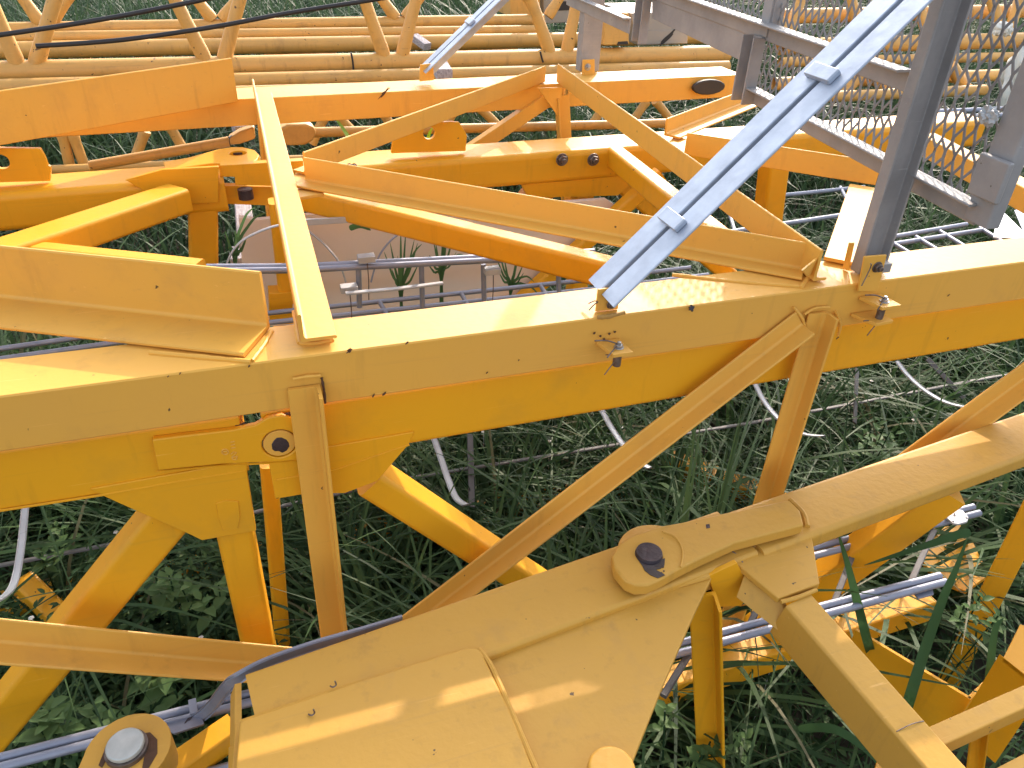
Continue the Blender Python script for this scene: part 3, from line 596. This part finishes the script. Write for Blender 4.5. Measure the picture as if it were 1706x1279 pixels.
# upright ladder with safety hoops in the gap beyond
Yl = 2.02
l2_ = ladder('grey ladder with clamps and a round pale hoop in front of the beige sheet', [
    [Y(150, 447, Yl), Y(500, 444, Yl), Y(990, 419, Yl)], [Y(150, 455, Yl-.02), Y(500, 450, Yl-.02), Y(990, 425, Yl-.02)]],
    [(Y(x, 440, Yl), Y(x+2, 512, Yl)) for x in (597, 702, 805, 930)], .009, .008, Y(600, 460, Yl))
strap('hoop', smooth([Y(a, b, Yl+.1) for a, b in ((372, 470), (380, 434), (398, 406), (430, 387), (470, 375), (505, 381), (530, 398), (550, 418), (566, 440), (576, 470))], 5), .005, .012, (0, 1, 0), 'white', l2_)
strap('hoop', smooth([Y(a, b, Yl+.1) for a, b in ((618, 470), (630, 430), (648, 404), (668, 388), (700, 372), (740, 365))], 5), .004, .010, (0, 1, 0), 'rod', l2_)
strap('hoop_bar', [Y(500, 371, Yl+.1), Y(586, 366, Yl+.1)], .018, .006, (0, 1, 0), 'white', l2_)
strap('hoop_bar', [Y(576, 489, Yl-.05), Y(655, 482, Yl-.05), Y(738, 472, Yl-.05)], .016, .006, (0, 0, 1), 'white', l2_)
for a, b in ((612, 439), (822, 459), (583, 489)):
    p = Y(a, b, Yl-.035); o = plate('clamp', [p+X*-.024, p+X*.024, p+X*.024+ZZ*.018, p+X*-.024+ZZ*.018], (0, .03, 0), 'white', l2_, bev=.002)
    cotter('clamp_wire', p, [(-.004, -.005, -.11)], .0016, o)
# safety cage lying in the grass below the near chord
cg = thing('ladder_cage', 'ladder cage of pale curved straps on a grey bar, lying below the near chord', 'ladder cage', (.6, 1.7, .2))
zr = .42
strap('bar', [Z(-40, 950, zr), Z(180, 908, zr), Z(680, 797, zr), Z(1250, 705, zr), Z(1720, 616, zr)], .032, .006, V((0, .55, 1)), 'shaded_bar', cg)
def hoop(pts, m='white'):
    strap('hoop', smooth(pts, 6), .003, .018, X, m, cg)
def hz(x, px): return [onpl(a, b, (x, 0, 0), (1, 0, 0)) for a, b in px]
for px in ([(42, 846), (36, 905), (28, 955), (16, 985), (-12, 1006)], [(722, 728), (735, 765), (748, 803), (760, 830), (776, 842)], [(1003, 684), (1018, 712), (1040, 744), (1062, 768), (1082, 780)], [(1258, 640), (1274, 670), (1300, 700), (1336, 722), (1372, 727)], [(1494, 602), (1512, 625), (1540, 650), (1575, 670), (1615, 680)]):
    x0 = Z(px[0][0], px[0][1], .62).x; hoop(hz(x0, px))
for a, b in (((783, 724), (786, 845)), ((1428, 615), (1424, 705)), ((1545, 598), (1606, 664))):
    flat('upright', [Z(*a, .50), Z(*b, .40)], .02, .006, (0, -1, .3), 'shaded_bar', cg)
# ================================================================== background: tube trusses, tie bars, odds and ends
def ttruss(label, chords, legs, base, r_leg, group='stacked yellow tube trusses', caps=True, rc=None):
    t = thing('tube_truss', label, 'truss', base, group)
    for p0, p1, r in chords:
        bm = bmesh.new(); p0, p1 = V(p0), V(p1); d = (p1-p0).normalized()
        sweep(bm, [p0, p1], Op(r, 20), ZZ, closed_ends=False)
        sweep(bm, [p1, p1-d*.25], Op(r*.84, 20), ZZ, closed_ends=False)     # the open bore at the end
        a = [v for v in bm.verts]; o = fin('chord', bm, 'tube', t)
    for a, b in legs:
        a, b = V(a), V(b); L_ = (b-a).length
        bm = bmesh.new(); pts = [a+(b-a)*k for k in (0, .06, .14, .25, 1)]
        sweep(bm, pts, Op(r_leg, 14), (0, 1, 0), scales=[1.1, 1.18, 1.1, 1, 1]); fin('lacing', bm, 'tube', t)
    return t
Y1 = 4.2
chords = [(Y(-500, 133, Y1), Y(1212, 90, Y1), .048), (Y(-500, 160, Y1-.1), Y(1212, 112, Y1-.1), .036)]
legs = []
for fx, fy, lx, rx in ((45, 97, -18, 92), (358, 90, 290, 400), (655, 82, 606, 694), (930, 74, 884, 962), (-250, 104, -330, -210)):
    f = Y(fx-12, fy, Y1); k = (fy-0)/1.0
    def up_leg(x0, xt):
        a = Y(x0, fy+14, Y1); b = Y(xt, -4, Y1); return a, a+(b-a)*2.6
    legs += [up_leg(fx-14, lx), up_leg(fx+14, rx)]
ttruss('nearest yellow tube truss, its V-shaped lacing rising from the thick pipe behind the far chord', chords, legs, Y(600, 100, Y1), .030)
Y2_ = 5.3
chords = [(Y(-500, 58, Y2_), Y(905, 33, Y2_), .036), (Y(-500, 70, Y2_-.1), Y(900, 50, Y2_-.1), .030), (Y(-400, 92, Y2_-.2), Y(1180, 62, Y2_-.2), .045)]
legs = []
for fx, fy, dx in ((362, 33, 45), (667, 30, 40), (75, 38, 45), (905, 28, 34)):
    for s in (-1, 1):
        a = Y(fx+s*8, fy, Y2_); b = Y(fx+s*dx*1.0, -14, Y2_); legs.append((a, a+(b-a)*2.4))
legs += [(Y(158, 74, Y2_-.02), Y(270, 92, Y2_-.02)), (Y(560, 63, Y2_-.02), Y(440, 92, Y2_-.02)), (Y(560, 90, Y2_-.02), Y(470, 95, Y2_-.02)), (Y(640, 66, Y2_-.02), Y(860, 86, Y2_-.02)), (Y(20, 80, Y2_-.02), Y(150, 88, Y2_-.02))]
ttruss('second yellow tube truss, thinner pipes partly hidden behind the nearest one', chords, legs, Y(600, 60, Y2_), .032)
# lower tube truss whose lacing shows under the far chord
Y3 = 3.75
chords = [(Y(-300, 300, Y3-.1), Y(1300, 232, Y3-.1), .02), (Y(-300, 175, Y3), Y(1250, 131, Y3), .03)]
legs = [(Y(a, b, Y3), Y(c, d, Y3)) for a, b, c, d in ((104, 222, 118, 285), (120, 222, 146, 290), (242, 218, 226, 262), (283, 210, 306, 250), (540, 195, 520, 240), (560, 190, 590, 222), (760, 180, 740, 215), (800, 180, 830, 210), (1078, 168, 1052, 205), (1092, 168, 1117, 200), (1010, 172, 985, 210), (695, 180, 672, 216), (640, 190, 655, 220))]
ttruss('lowest yellow tube truss, seen through the gap under the far chord', chords, legs, Y(500, 220, Y3), .022)
tb = thing('tie_bar', 'yellow tie bar running along behind the far box chord with a forged end', 'tie bar', Y(700, 220, 3.2))
tube('bar', [Y(520, 221, 3.2), Y(1170, 204, 3.2)], .020, 'tube', tb, 14)
plate('forged_end', [Y(a, b, 3.16) for a, b in ((464, 216), (478, 208), (510, 207), (524, 212), (527, 222), (522, 236), (508, 243), (478, 244), (466, 238))], (0, .07, 0), 'tube', tb, bev=.012)
tb = thing('tie_bar', 'yellow tie bar sloping up to the first cross member, left of it', 'tie bar', Y(300, 250, 2.95))
tube('bar', [Y(150, 277, 2.95), Y(382, 236, 2.95)], .018, 'tube', tb, 14); plate('forged_end', [Y(a, b, 2.92) for a, b in ((380, 231), (400, 219), (424, 211), (426, 232), (400, 241), (382, 243))], (0, .05, 0), 'tube', tb, bev=.008)
strap('wire_tie', smooth([Y(384, 244, 2.9), Y(382, 232, 2.9), Y(386, 226, 2.92), Y(381, 229, 2.9)], 4), .003, .003, (0, 1, 0), 'cable', tb)
# cables slung across the stack
for lab, px in (('upper black cable slung across the tube trusses', [(-40, 64), (85, 46), (200, 27), (317, 4), (420, -18)]), ('lower black cable slung across the tube trusses', [(60, 77), (200, 67), (350, 46), (480, 22), (620, 0), (700, -14)])):
    tag(tube('cable', smooth([Y(a, b, 3.95) for a, b in px], 5), .010, 'cable', None, 10), lab, 'cable')
for i, px in enumerate(([(585, 88), (588, 105), (590, 128), (594, 141)], [(900, 86), (903, 98), (905, 104)])):
    tag(tube('wire_tie', smooth([Y(a, b, Y1-.06) for a, b in px], 4), .005, 'cable', None, 8), ('long thin wire hanging over the thick pipe, left of the small brace', 'short thin wire hanging over the thick pipe, left of the far guardrail post')[i], 'wire')
# beige sheet, timbers, cabinet, orange block, pale sheet
bt = plate('sheet', [Y(a, b, 2.34) for a, b in ((398, 362), (430, 366), (556, 354), (700, 352), (900, 340), (1010, 332), (1040, 352), (905, 470), (880, 525), (420, 545), (405, 470))], (0, .02, 0), 'beige', None, bev=.002)
tag(bt, 'large plain beige sheet standing in the plants behind the hoop', 'sheet')
def timber(label, p, q, wd, h): 
    o = beam('timber', p, q, Bp(wd, h, .004, n=2), 'timber', None, bev=0); return tag(o, label, 'timber', 'weathered timbers')
timber('grey weathered timber hanging out below the far pin joint', Z(411, 405, 1.0), Z(402, 312, 1.0), .058, .035)
timber('short stub of grey timber low behind the left web post', Z(399, 441, .8), Z(396, 420, .8), .06, .05)
timber('pale timber end below the far pipes, beside the small brace', Y(741, 126, 3.3), Y(728, 103, 3.6), .065, .05)
timber('small grey timber between the tube trusses', Y(712, 78, 4.9), Y(690, 62, 5.0), .06, .04)
timber('white timber end by the first cross member, above the tie bar', Y(405, 222, 3.05), Y(396, 207, 3.2), .05, .05)
cb = thing('cabinet', 'grey steel cabinet with black scratches behind the mesh guardrail', 'cabinet', Y(1110, 78, 4.3))
f = [Y(a, b, 4.3) for a, b in ((1062, 76), (1146, 73), (1146, 20), (1050, 22))]; plate('body', f, (0, .4, 0), 'greybox', cb, bev=.006)
f = [Y(a, b, 4.295) for a, b in ((1064, 74), (1140, 72), (1140, 50), (1060, 52))]; dp = plate('door', f, (0, .01, 0), 'greybox', cb, bev=.003)
blob('scratch', Y(1112, 63, 4.294), (0, -1, 0), .028, 'cable', dp, 3, sq=(2.6, .5))
ob = thing('control_box', 'plain yellow box standing left of the grey cabinet', 'box', Y(1028, 75, 4.15))
plate('body', [Y(a, b, 4.15) for a, b in ((1006, 76), (1048, 74), (1048, 22), (1008, 20))], (0, .2, 0), 'tube', ob, bev=.005)
plate('shadow_gap', [Y(a, b, 4.145) for a, b in ((1028, 75), (1047, 74), (1046, 69), (1030, 70))], (0, .006, 0), 'rubber', ob)  # dark plate standing in for the shadow of a gap
for lab, px, yy in (('grey steel case with a dark window behind the second tube truss', ((905, 40), (985, 36), (982, -30), (905, -30)), 5.7), ('yellow steel case left of the dark-window case', ((850, 30), (900, 26), (900, -40), (850, -40)), 5.6)):
    cs_ = thing('case', lab, 'case', Y(px[0][0], px[0][1], yy)); plate('body', [Y(a, b, yy) for a, b in px], (0, .4, 0), 'greybox' if 'grey' in lab else 'tube', cs_, bev=.008)
    if 'grey' in lab: plate('window', [Y(a, b, yy-.004) for a, b in ((930, 18), (952, 17), (952, 2), (930, 3))], (0, .01, 0), 'rubber', cs_)
tag(plate('sheet', [Z(a, b, 1.15) for a, b in ((1655, 395), (1664, 345), (1712, 392), (1706, 398))], (0, 0, -.004), 'sheetwhite', None), 'pale galvanised sheet corner right of the guardrail end post', 'sheet')
tag(plate('sheet', [Z(a, b, 1.1) for a, b in ((1690, 350), (1740, 340), (1740, 385), (1706, 388))], (0, 0, -.004), 'rod', None), 'darker grey sheet at the right edge, behind the pale corner', 'sheet')
# stacks behind the mesh on the right
def stack(label, chs, lgs, base):
    return ttruss(label, chs, lgs, base, .035)
Y4 = 4.6
stack('yellow tube truss behind the mesh guardrail on the right', [(Y(1285, 28, Y4), Y(1900, 14, Y4), .045), (Y(1300, 78, Y4-.2), Y(1900, 62, Y4-.2), .05), (Y(1300, 104, Y4-.3), Y(1800, 92, Y4-.3), .03)],
      [(Y(1310+60*i+dx, 72, Y4-.2), Y(1310+60*i+s*26+dx, -8, Y4-.1)) for i, dx in ((0, 0), (2, 10), (4, 0), (6, 5)) for s in (-1, 1)], Y(1500, 60, Y4))
Y5 = 3.9
stack('low yellow tube truss behind the mesh guardrail on the right', [(Y(1290, 140, Y5), Y(1850, 118, Y5), .035), (Y(1300, 165, Y5-.2), Y(1640, 150, Y5-.2), .03)],
      [(Y(a, b, Y5-.1), Y(c, d, Y5-.1)) for a, b, c, d in ((1400, 160, 1440, 118), (1480, 158, 1450, 116), (1540, 155, 1580, 110), (1610, 152, 1585, 110))], Y(1500, 140, Y5))
for lab, px, m_ in (('white crumpled sheet behind the guardrail, right of the upper stack', ((1665, 175), (1672, 118), (1690, 80), (1740, 60), (1740, 150), (1700, 180)), 'petal'), ('small white bundle in the upper stack behind the mesh', ((1648, 60), (1652, 42), (1672, 36), (1690, 40), (1680, 62)), 'petal')):
    cx = sum(p[0] for p in px)/len(px); cy = sum(p[1] for p in px)/len(px); k = (max(p[1] for p in px)-min(p[1] for p in px))*.5/1284*3.9
    tag(lump('cloth', Y(cx, cy, 3.6), (k*.7, .06, k), m_, None, len(px), .55, 3.5), lab, 'cloth')
l5 = ladder('blue-grey rods in the grass behind the guardrail mesh', [[Y(1540, 187, 3.3), Y(1760, 178, 3.3)], [Y(1540, 197, 3.2), Y(1760, 189, 3.2)]], [(Y(1600, 185, 3.3), Y(1606, 215, 3.2)), (Y(1680, 182, 3.3), Y(1690, 215, 3.2))], .013, .010, Y(1600, 190, 3.3))
l6 = ladder('grey rods lying in the grass between the two yellow cross members', [[Z(1180, 392, .7), Z(1460, 350, .7)], [Z(1290, 327, .7), Z(1440, 312, .7)], [Z(1380, 268, .7), Z(1480, 258, .7)]], [(Z(1226, 392, .7), Z(1214, 352, .7)), (Z(1400, 312, .7), Z(1420, 350, .7))], .011, .009, Z(1320, 350, .7))
# ================================================================== vegetation
def blades(name, base, h, wd, bend, az, tint, m, segs=4, curl=None):
    """many ribbon leaves as one mesh. base (n,3); h, wd, bend, az, tint (n,)"""
    n = len(h); L = segs+1; t = np.linspace(0, 1, L)[None, :]
    out = bend[:, None]*t**2*h[:, None]; z = h[:, None]*(t-.46*np.minimum(bend, 1.35)[:, None]*t**2.6)
    dx, dy = np.cos(az)[:, None], np.sin(az)[:, None]
    cx = base[:, 0:1]+dx*out; cy = base[:, 1:2]+dy*out; cz = base[:, 2:3]+z
    wv = wd[:, None]*(1-t**2.2)*(.55+.45*np.minimum(t*5, 1))*.5+.0004
    tw = az[:, None]+np.pi/2+(rng.random((n, 1))-.5)*.9+t*(rng.random((n, 1))-.5)*1.6
    sx, sy = np.cos(tw)*wv, np.sin(tw)*wv
    P = np.empty((n, L, 2, 3), np.float32)
    P[:, :, 0, 0] = cx-sx; P[:, :, 0, 1] = cy-sy; P[:, :, 0, 2] = cz
    P[:, :, 1, 0] = cx+sx; P[:, :, 1, 1] = cy+sy; P[:, :, 1, 2] = cz+wv*.35
    i0 = (np.arange(n)*L*2)[:, None]+np.arange(segs)[None, :]*2
    F = np.stack([i0, i0+1, i0+3, i0+2], -1).reshape(-1, 4)
    me = bpy.data.meshes.new(name); nv = n*L*2; nf = len(F)
    me.vertices.add(nv); me.vertices.foreach_set('co', P.reshape(-1)); me.loops.add(nf*4); me.loops.foreach_set('vertex_index', F.reshape(-1).astype(np.int32))
    me.polygons.add(nf); me.polygons.foreach_set('loop_start', np.arange(nf, dtype=np.int32)*4); me.polygons.foreach_set('loop_total', np.full(nf, 4, np.int32))
    me.update(calc_edges=True); a = me.attributes.new('tint', 'FLOAT', 'POINT'); a.data.foreach_set('value', np.repeat(tint, L*2).astype(np.float32))
    me.materials.append(MAT[m]); me.shade_smooth()
    o = bpy.data.objects.new(name, me); COL.objects.link(o); WO[o.name] = V((0, 0, 0)); return o
def wedge(n, y0, y1, m0=.5, pw_=1.0):
    y = y0+(y1-y0)*rng.random(n)**pw_; xl = -.45*y-m0-.55; xr_ = 1.22*y+m0+.9
    return xl+(xr_-xl)*rng.random(n), y
def clump(x, y, f): return .5+.5*np.sin(x*f+1.3*np.sin(y*f*.8))*np.sin(y*f*1.1+.7*np.sin(x*f*.6))
# short grass between the trusses
n = 22000; x, y = wedge(n, .15, 3.6, .35)
k = clump(x, y, 5.0); keep = rng.random(n) < (.35+.65*k)*np.where((x < .05) & (y < 1.75), .14, 1)*np.where((x > .5) & (y < 1.1), .4, 1); x, y, k = x[keep], y[keep], k[keep]; n = len(x)
h = (.16+.36*rng.random(n)**1.2)*(.7+.55*k)
tag(blades('grass', np.stack([x, y, np.zeros(n)], 1), h, .004+.009*rng.random(n)**1.6, .4+1.0*rng.random(n), rng.random(n)*6.283, np.clip(rng.normal(.5, .22, n), 0, 1), 'grass', 6), kind='stuff')
# long arching grass tufts
xs_, ys_, zs_, hs_, bs_, as_, ts_ = [], [], [], [], [], [], []
for i in range(440):
    cx, cy = wedge(1, .25, 3.4, .3)
    if ((cx[0] < .02 and cy[0] < 1.75) or (cx[0] > .55 and cy[0] < 1.1)) and rng.random() < .93: continue
    m_ = rng.integers(14, 30); s = .7+.5*rng.random()
    az_ = rng.normal(rng.random()*6.283, 1.3, m_); xs_ += list(cx+.03*rng.random(m_)*np.cos(az_)); ys_ += list(cy+.03*rng.random(m_)*np.sin(az_)); hs_ += list((.45+.45*rng.random(m_))*s); bs_ += list(.35+1.0*rng.random(m_)); as_ += list(az_); ts_ += list(np.clip(rng.normal(.55, .25, m_), 0, 1))
n = len(xs_); tag(blades('long_grass', np.stack([xs_, ys_, np.zeros(n)], 1), np.array(hs_), .008+.013*rng.random(n), np.array(bs_), np.array(as_), np.array(ts_), 'grass', 9), kind='stuff')
# tall grass behind the stack
n = 42000; x, y = wedge(n, 3.7, 17, 1.0, 1.15); k = clump(x, y, 1.7); h = (.35+.75*rng.random(n))*(.6+.55*k)*np.clip((y-2.5)/3, .5, 1.25)
tag(blades('tall_grass', np.stack([x, y, np.zeros(n)], 1), h, .010+.016*rng.random(n), .2+.9*rng.random(n), rng.random(n)*6.283, np.clip(rng.random(n)*.8+.25*k, 0, 1), 'tallgrass', 5), kind='stuff')
# broad-leaved ground cover: many small folded leaves on short stems
def leaves(pts, dirs, L_, W_, tint, name, m):
    n = len(L_); t = np.array([0, .3, .65, 1.0]); wv = np.array([.05, 1, .8, .02])
    d = dirs/np.linalg.norm(dirs, axis=1, keepdims=True); s = np.stack([-d[:, 1], d[:, 0], np.zeros(n)], 1); s /= np.linalg.norm(s, axis=1, keepdims=True)+1e-6
    up = np.cross(s, d); up *= np.sign(up[:, 2:3]+1e-9); P = np.empty((n, 4, 3, 3), np.float32)
    for j in range(4):
        c = pts+d*(L_*t[j])[:, None]-np.array([0, 0, 1])[None, :]*(L_*.25*t[j]**2)[:, None]
        for q, sg in enumerate((-1, 0, 1)): P[:, j, q] = c+s*(W_*wv[j]*.5*sg)[:, None]+up*(W_*.18*wv[j]*abs(sg))[:, None]
    i0 = (np.arange(n)*12)[:, None, None]+np.arange(3)[None, :, None]*3+np.arange(2)[None, None, :]
    F = np.stack([i0, i0+1, i0+4, i0+3], -1).reshape(-1, 4); me = bpy.data.meshes.new(name); nf = len(F)
    me.vertices.add(n*12); me.vertices.foreach_set('co', P.reshape(-1)); me.loops.add(nf*4); me.loops.foreach_set('vertex_index', F.reshape(-1).astype(np.int32))
    me.polygons.add(nf); me.polygons.foreach_set('loop_start', np.arange(nf, dtype=np.int32)*4); me.polygons.foreach_set('loop_total', np.full(nf, 4, np.int32))
    me.update(calc_edges=True); a = me.attributes.new('tint', 'FLOAT', 'POINT'); a.data.foreach_set('value', np.repeat(tint, 12).astype(np.float32))
    me.materials.append(MAT[m]); me.shade_smooth(); return me
def sprig(cx, cy, z0, hgt, nl, L0):
    a = rng.random()*6.283; P, D, Ls = [], [], []
    for j in range(nl):
        f = (j+1)/nl; th = a+j*2.4
        P.append((cx+.02*math.cos(a)*f, cy+.02*math.sin(a)*f, z0+hgt*f)); D.append((math.cos(th), math.sin(th), .25+.5*f)); Ls.append(L0*(1.15-.55*f)*(.8+.4*rng.random()))
    return P, D, Ls
P, D, Ls = [], [], []
for i in range(3300):
    if i < 2600: cx, cy = float(rng.uniform(-.9, .18)), float(rng.uniform(.55, 2.0))
    else:
        q = wedge(1, .3, 3.2, .3); cx, cy = float(q[0][0]), float(q[1][0])
    hh = (.18+.30*rng.random())*(.45+.75*clump(cx, cy, 6.0)) if i < 2600 else .10+.2*rng.random()
    p_, d_, l_ = sprig(cx, cy, 0, hh, int(rng.integers(6, 12)), (.036 if i < 2600 else .03)+.03*rng.random()); P += p_; D += d_; Ls += l_
Ls = np.array(Ls); n = len(Ls); me = leaves(np.array(P), np.array(D), Ls, Ls*.40, rng.random(n)**1.4*.9, 'ground_cover', 'weed')
o = bpy.data.objects.new('ground_cover', me); COL.objects.link(o); o['kind'] = 'stuff'
# single weeds that can be told apart
def weed(label, px, py, z, nl, L0, hgt, m='weed', bright=.9):
    z += .10; c = Z(px, py, z); t = thing('weed_plant', label, 'plant', (c.x, c.y, 0), 'single weeds')
    bm = bmesh.new(); P, D, Ls = [], [], []
    for k in range(3):
        ox, oy = rng.normal(0, .012, 2); top = V((c.x+ox*2.5, c.y+oy*2.5, z))
        sweep(bm, [V((c.x, c.y, 0)), V((c.x+ox, c.y+oy, z*.5)), top], Op(.0022, 6), X)
        p_, d_, l_ = sprig(top.x, top.y, z-hgt, hgt, nl, L0); P += p_; D += d_; Ls += l_
    fin('stem', bm, 'weed', t)
    org = np.array(t.location); me = leaves(np.array(P)-org, np.array(D), np.array(Ls), np.array(Ls)*.5, np.clip(rng.normal(bright, .05, len(Ls)), 0, .96), 'foliage', m)
    o = bpy.data.objects.new('foliage', me); COL.objects.link(o); o.parent = t; WO[o.name] = t.location
for a in (('leafy weed in the dark gap at the lower left, under the bright yellow web', 95, 1200, .42, 9, .075, .09), ('leafy weed between the lower left diagonal and the grey rails', 265, 1080, .46, 9, .075, .10), ('lighter leafy weed above the scuffed pin lug', 215, 1165, .36, 8, .06, .08),
          ('leafy weed under the left gusset, beside the tilted yellow web', 265, 960, .40, 9, .065, .10), ('leafy weed at the foot of the left web post', 345, 985, .38, 8, .06, .09), ('small weed right of the front gusset plate', 1150, 1230, .45, 8, .05, .09),
          ('bright yellow-green weed behind the second front post', 1465, 715, .42, 9, .05, .12), ('weed with pale leaves near the right grey ladder end', 1640, 1000, .40, 8, .05, .09), ('leafy weed right of the tilted left web, low in shade', 60, 905, .36, 8, .05, .08), ('dark weed beneath the round lug', 1215, 1190, .34, 8, .05, .09)): weed(*a)
# wide single leaves
def bladeobj(name, label, pts, wd, m, cat='leaf', up=(0, 0, 1), fold=.25):
    pts = smooth(pts, 6); bm = bmesh.new(); rows = []; N = len(pts)
    for i, p in enumerate(pts):
        d = (pts[min(i+1, N-1)]-pts[max(i-1, 0)]).normalized(); s = d.cross(CAM-p).normalized(); u = s.cross(d); t = i/(N-1); ww = wd*.5*(min(1, t*6+.45))*(1-t**3)+.0006
        rows.append([bm.verts.new(p-s*ww+u*ww*fold), bm.verts.new(p), bm.verts.new(p+s*ww+u*ww*fold)])
    for a, b in zip(rows, rows[1:]):
        for k in range(2): bm.faces.new((a[k], a[k+1], b[k+1], b[k]))
    g = bmesh.ops.solidify(bm, geom=list(bm.faces), thickness=.0006)
    o = fin(name, bm, m, None, angle=80); a = o.data.attributes.new('tint', 'FLOAT', 'POINT'); tv = .35+.4*random.random()
    a.data.foreach_set('value', np.full(len(o.data.vertices), tv, np.float32)); return tag(o, label, cat, 'long single leaves')
bladeobj('reed_leaf', 'wide dark green leaf crossing in front of the grey ladder, right of the gusset', [Z(1462, 1120, .35), Z(1447, 1075, .60), Z(1430, 1010, .72), Z(1412, 940, .80), Z(1396, 888, .84)][::1], .020, 'reed')
bladeobj('reed_leaf', 'long dark green leaf rising past the lower plates and folding over at its top', [Z(1495, 1230, .35), Z(1515, 1165, .62), Z(1540, 1085, .68), Z(1570, 1000, .74), Z(1592, 950, .80), Z(1612, 895, .86)], .021, 'reed')
bladeobj('reed_leaf', 'thin pointed leaf leaning left from the folded leaf across the yellow gusset', [Z(1617, 886, .86), Z(1590, 893, .85), Z(1540, 910, .82), Z(1440, 942, .76)], .018, 'reed')
bladeobj('reed_leaf', 'dark drooping leaf beside the lower right plates', [Z(1642, 1190, .5), Z(1650, 1110, .58), Z(1658, 1050, .64), Z(1672, 1030, .66)], .016, 'reed')
bladeobj('reed_leaf', 'arched dark leaf below the sloping leg', [Z(1330, 1215, .45), Z(1390, 1215, .5), Z(1450, 1255, .48), Z(1480, 1300, .42)], .018, 'reed')
bladeobj('grass_leaf', 'lime leaf poking up through the hole of the eye plate', [Y(712, 236, 2.62), Y(715, 224, 2.60), Y(720, 213, 2.58)], .010, 'limeleaf')
bladeobj('grass_leaf', 'bright lime leaf under the far chord right of the first cross member', [Y(585, 236, 2.75), Y(572, 215, 2.9), Y(558, 196, 3.0)], .012, 'limeleaf')
bladeobj('grass_leaf', 'pale green leaf with a withered tip in front of the beige sheet', [Y(582, 381, 2.2), Y(600, 376, 2.2), Y(618, 384, 2.2)], .016, 'reed')
# reed clumps in front of the beige sheet
def clumpobj(label, px, py, pts_top, Yv, m='reed', w_=.009):
    b = Y(px, py, Yv); t = thing('reed_plant', label, 'plant', (b.x, b.y, 0), 'reeds by the beige sheet')
    for i, (a, c) in enumerate(pts_top+[(a+random.uniform(-22, 22), c+random.uniform(-5, 30)) for a, c in pts_top]):
        tip = Y(a, c, Yv+(random.random()-.5)*.15); mid = b.lerp(tip, .55)+ZZ*.04*(1 if abs(a-px) > 30 else 0)
        pts = smooth([V((b.x, b.y, max(0, b.z-.35))), b, mid, tip], 5); bm = bmesh.new(); rows = []; N = len(pts)
        for j, p in enumerate(pts):
            d = (pts[min(j+1, N-1)]-pts[max(j-1, 0)]).normalized(); s = d.cross(V((.2, -1, .3))).normalized(); u = s.cross(d); tt = j/(N-1); ww = w_*.5*(.5+.5*min(1, tt*4))*(1-tt**3)+.0005
            rows.append([bm.verts.new(p-s*ww+u*ww*.3), bm.verts.new(p), bm.verts.new(p+s*ww+u*ww*.3)])
        for q, r in zip(rows, rows[1:]):
            for k in range(2): bm.faces.new((q[k], q[k+1], r[k+1], r[k]))
        o = fin('leaf', bm, m, t, angle=80); at2 = o.data.attributes.new('tint', 'FLOAT', 'POINT'); at2.data.foreach_set('value', np.full(len(o.data.vertices), .2+.5*random.random(), np.float32))
clumpobj('slender reed left of the wide far web, before the beige sheet', 668, 500, [(650, 405), (668, 392), (690, 400), (640, 420), (702, 430), (676, 385)], 2.15)
clumpobj('bushy green reed just left of the wide far web', 735, 470, [(722, 400), (745, 388), (760, 420), (715, 425), (738, 380)], 2.2)
clumpobj('reed leaning right of the wide far web', 850, 490, [(840, 430), (872, 440), (890, 470), (830, 415), (862, 420)], 2.2)
clumpobj('reed beside the grey timber under the far pin joint', 392, 440, [(375, 385), (400, 380), (410, 400), (380, 410), (425, 345)], 2.2)
# small white wildflowers
flowers = [(193, 887), (268, 920), (335, 1063), (52, 1030), (310, 800), (915, 735), (1035, 712), (1185, 690), (1452, 635), (1488, 655), (1522, 700), (1290, 1092), (1660, 960), (805, 720)]
for i, (a, b) in enumerate(flowers):
    c = Z(a, b, .40); bm = bmesh.new()
    for k in range(5):
        t = k*1.2566; q = V((math.cos(t), math.sin(t), .35)); disc(bm, c+q*.004, (q.x*.5, q.y*.5, 1), .0035, .0006, 8)
    sweep(bm, [c, c-ZZ*.2+X*.01, V((c.x, c.y, 0))], Op(.0008, 4), X)
    tag(fin('wildflower', bm, 'petal'), 'tiny white wildflower on a thin stem in the dark grass', 'flower', 'white wildflowers')
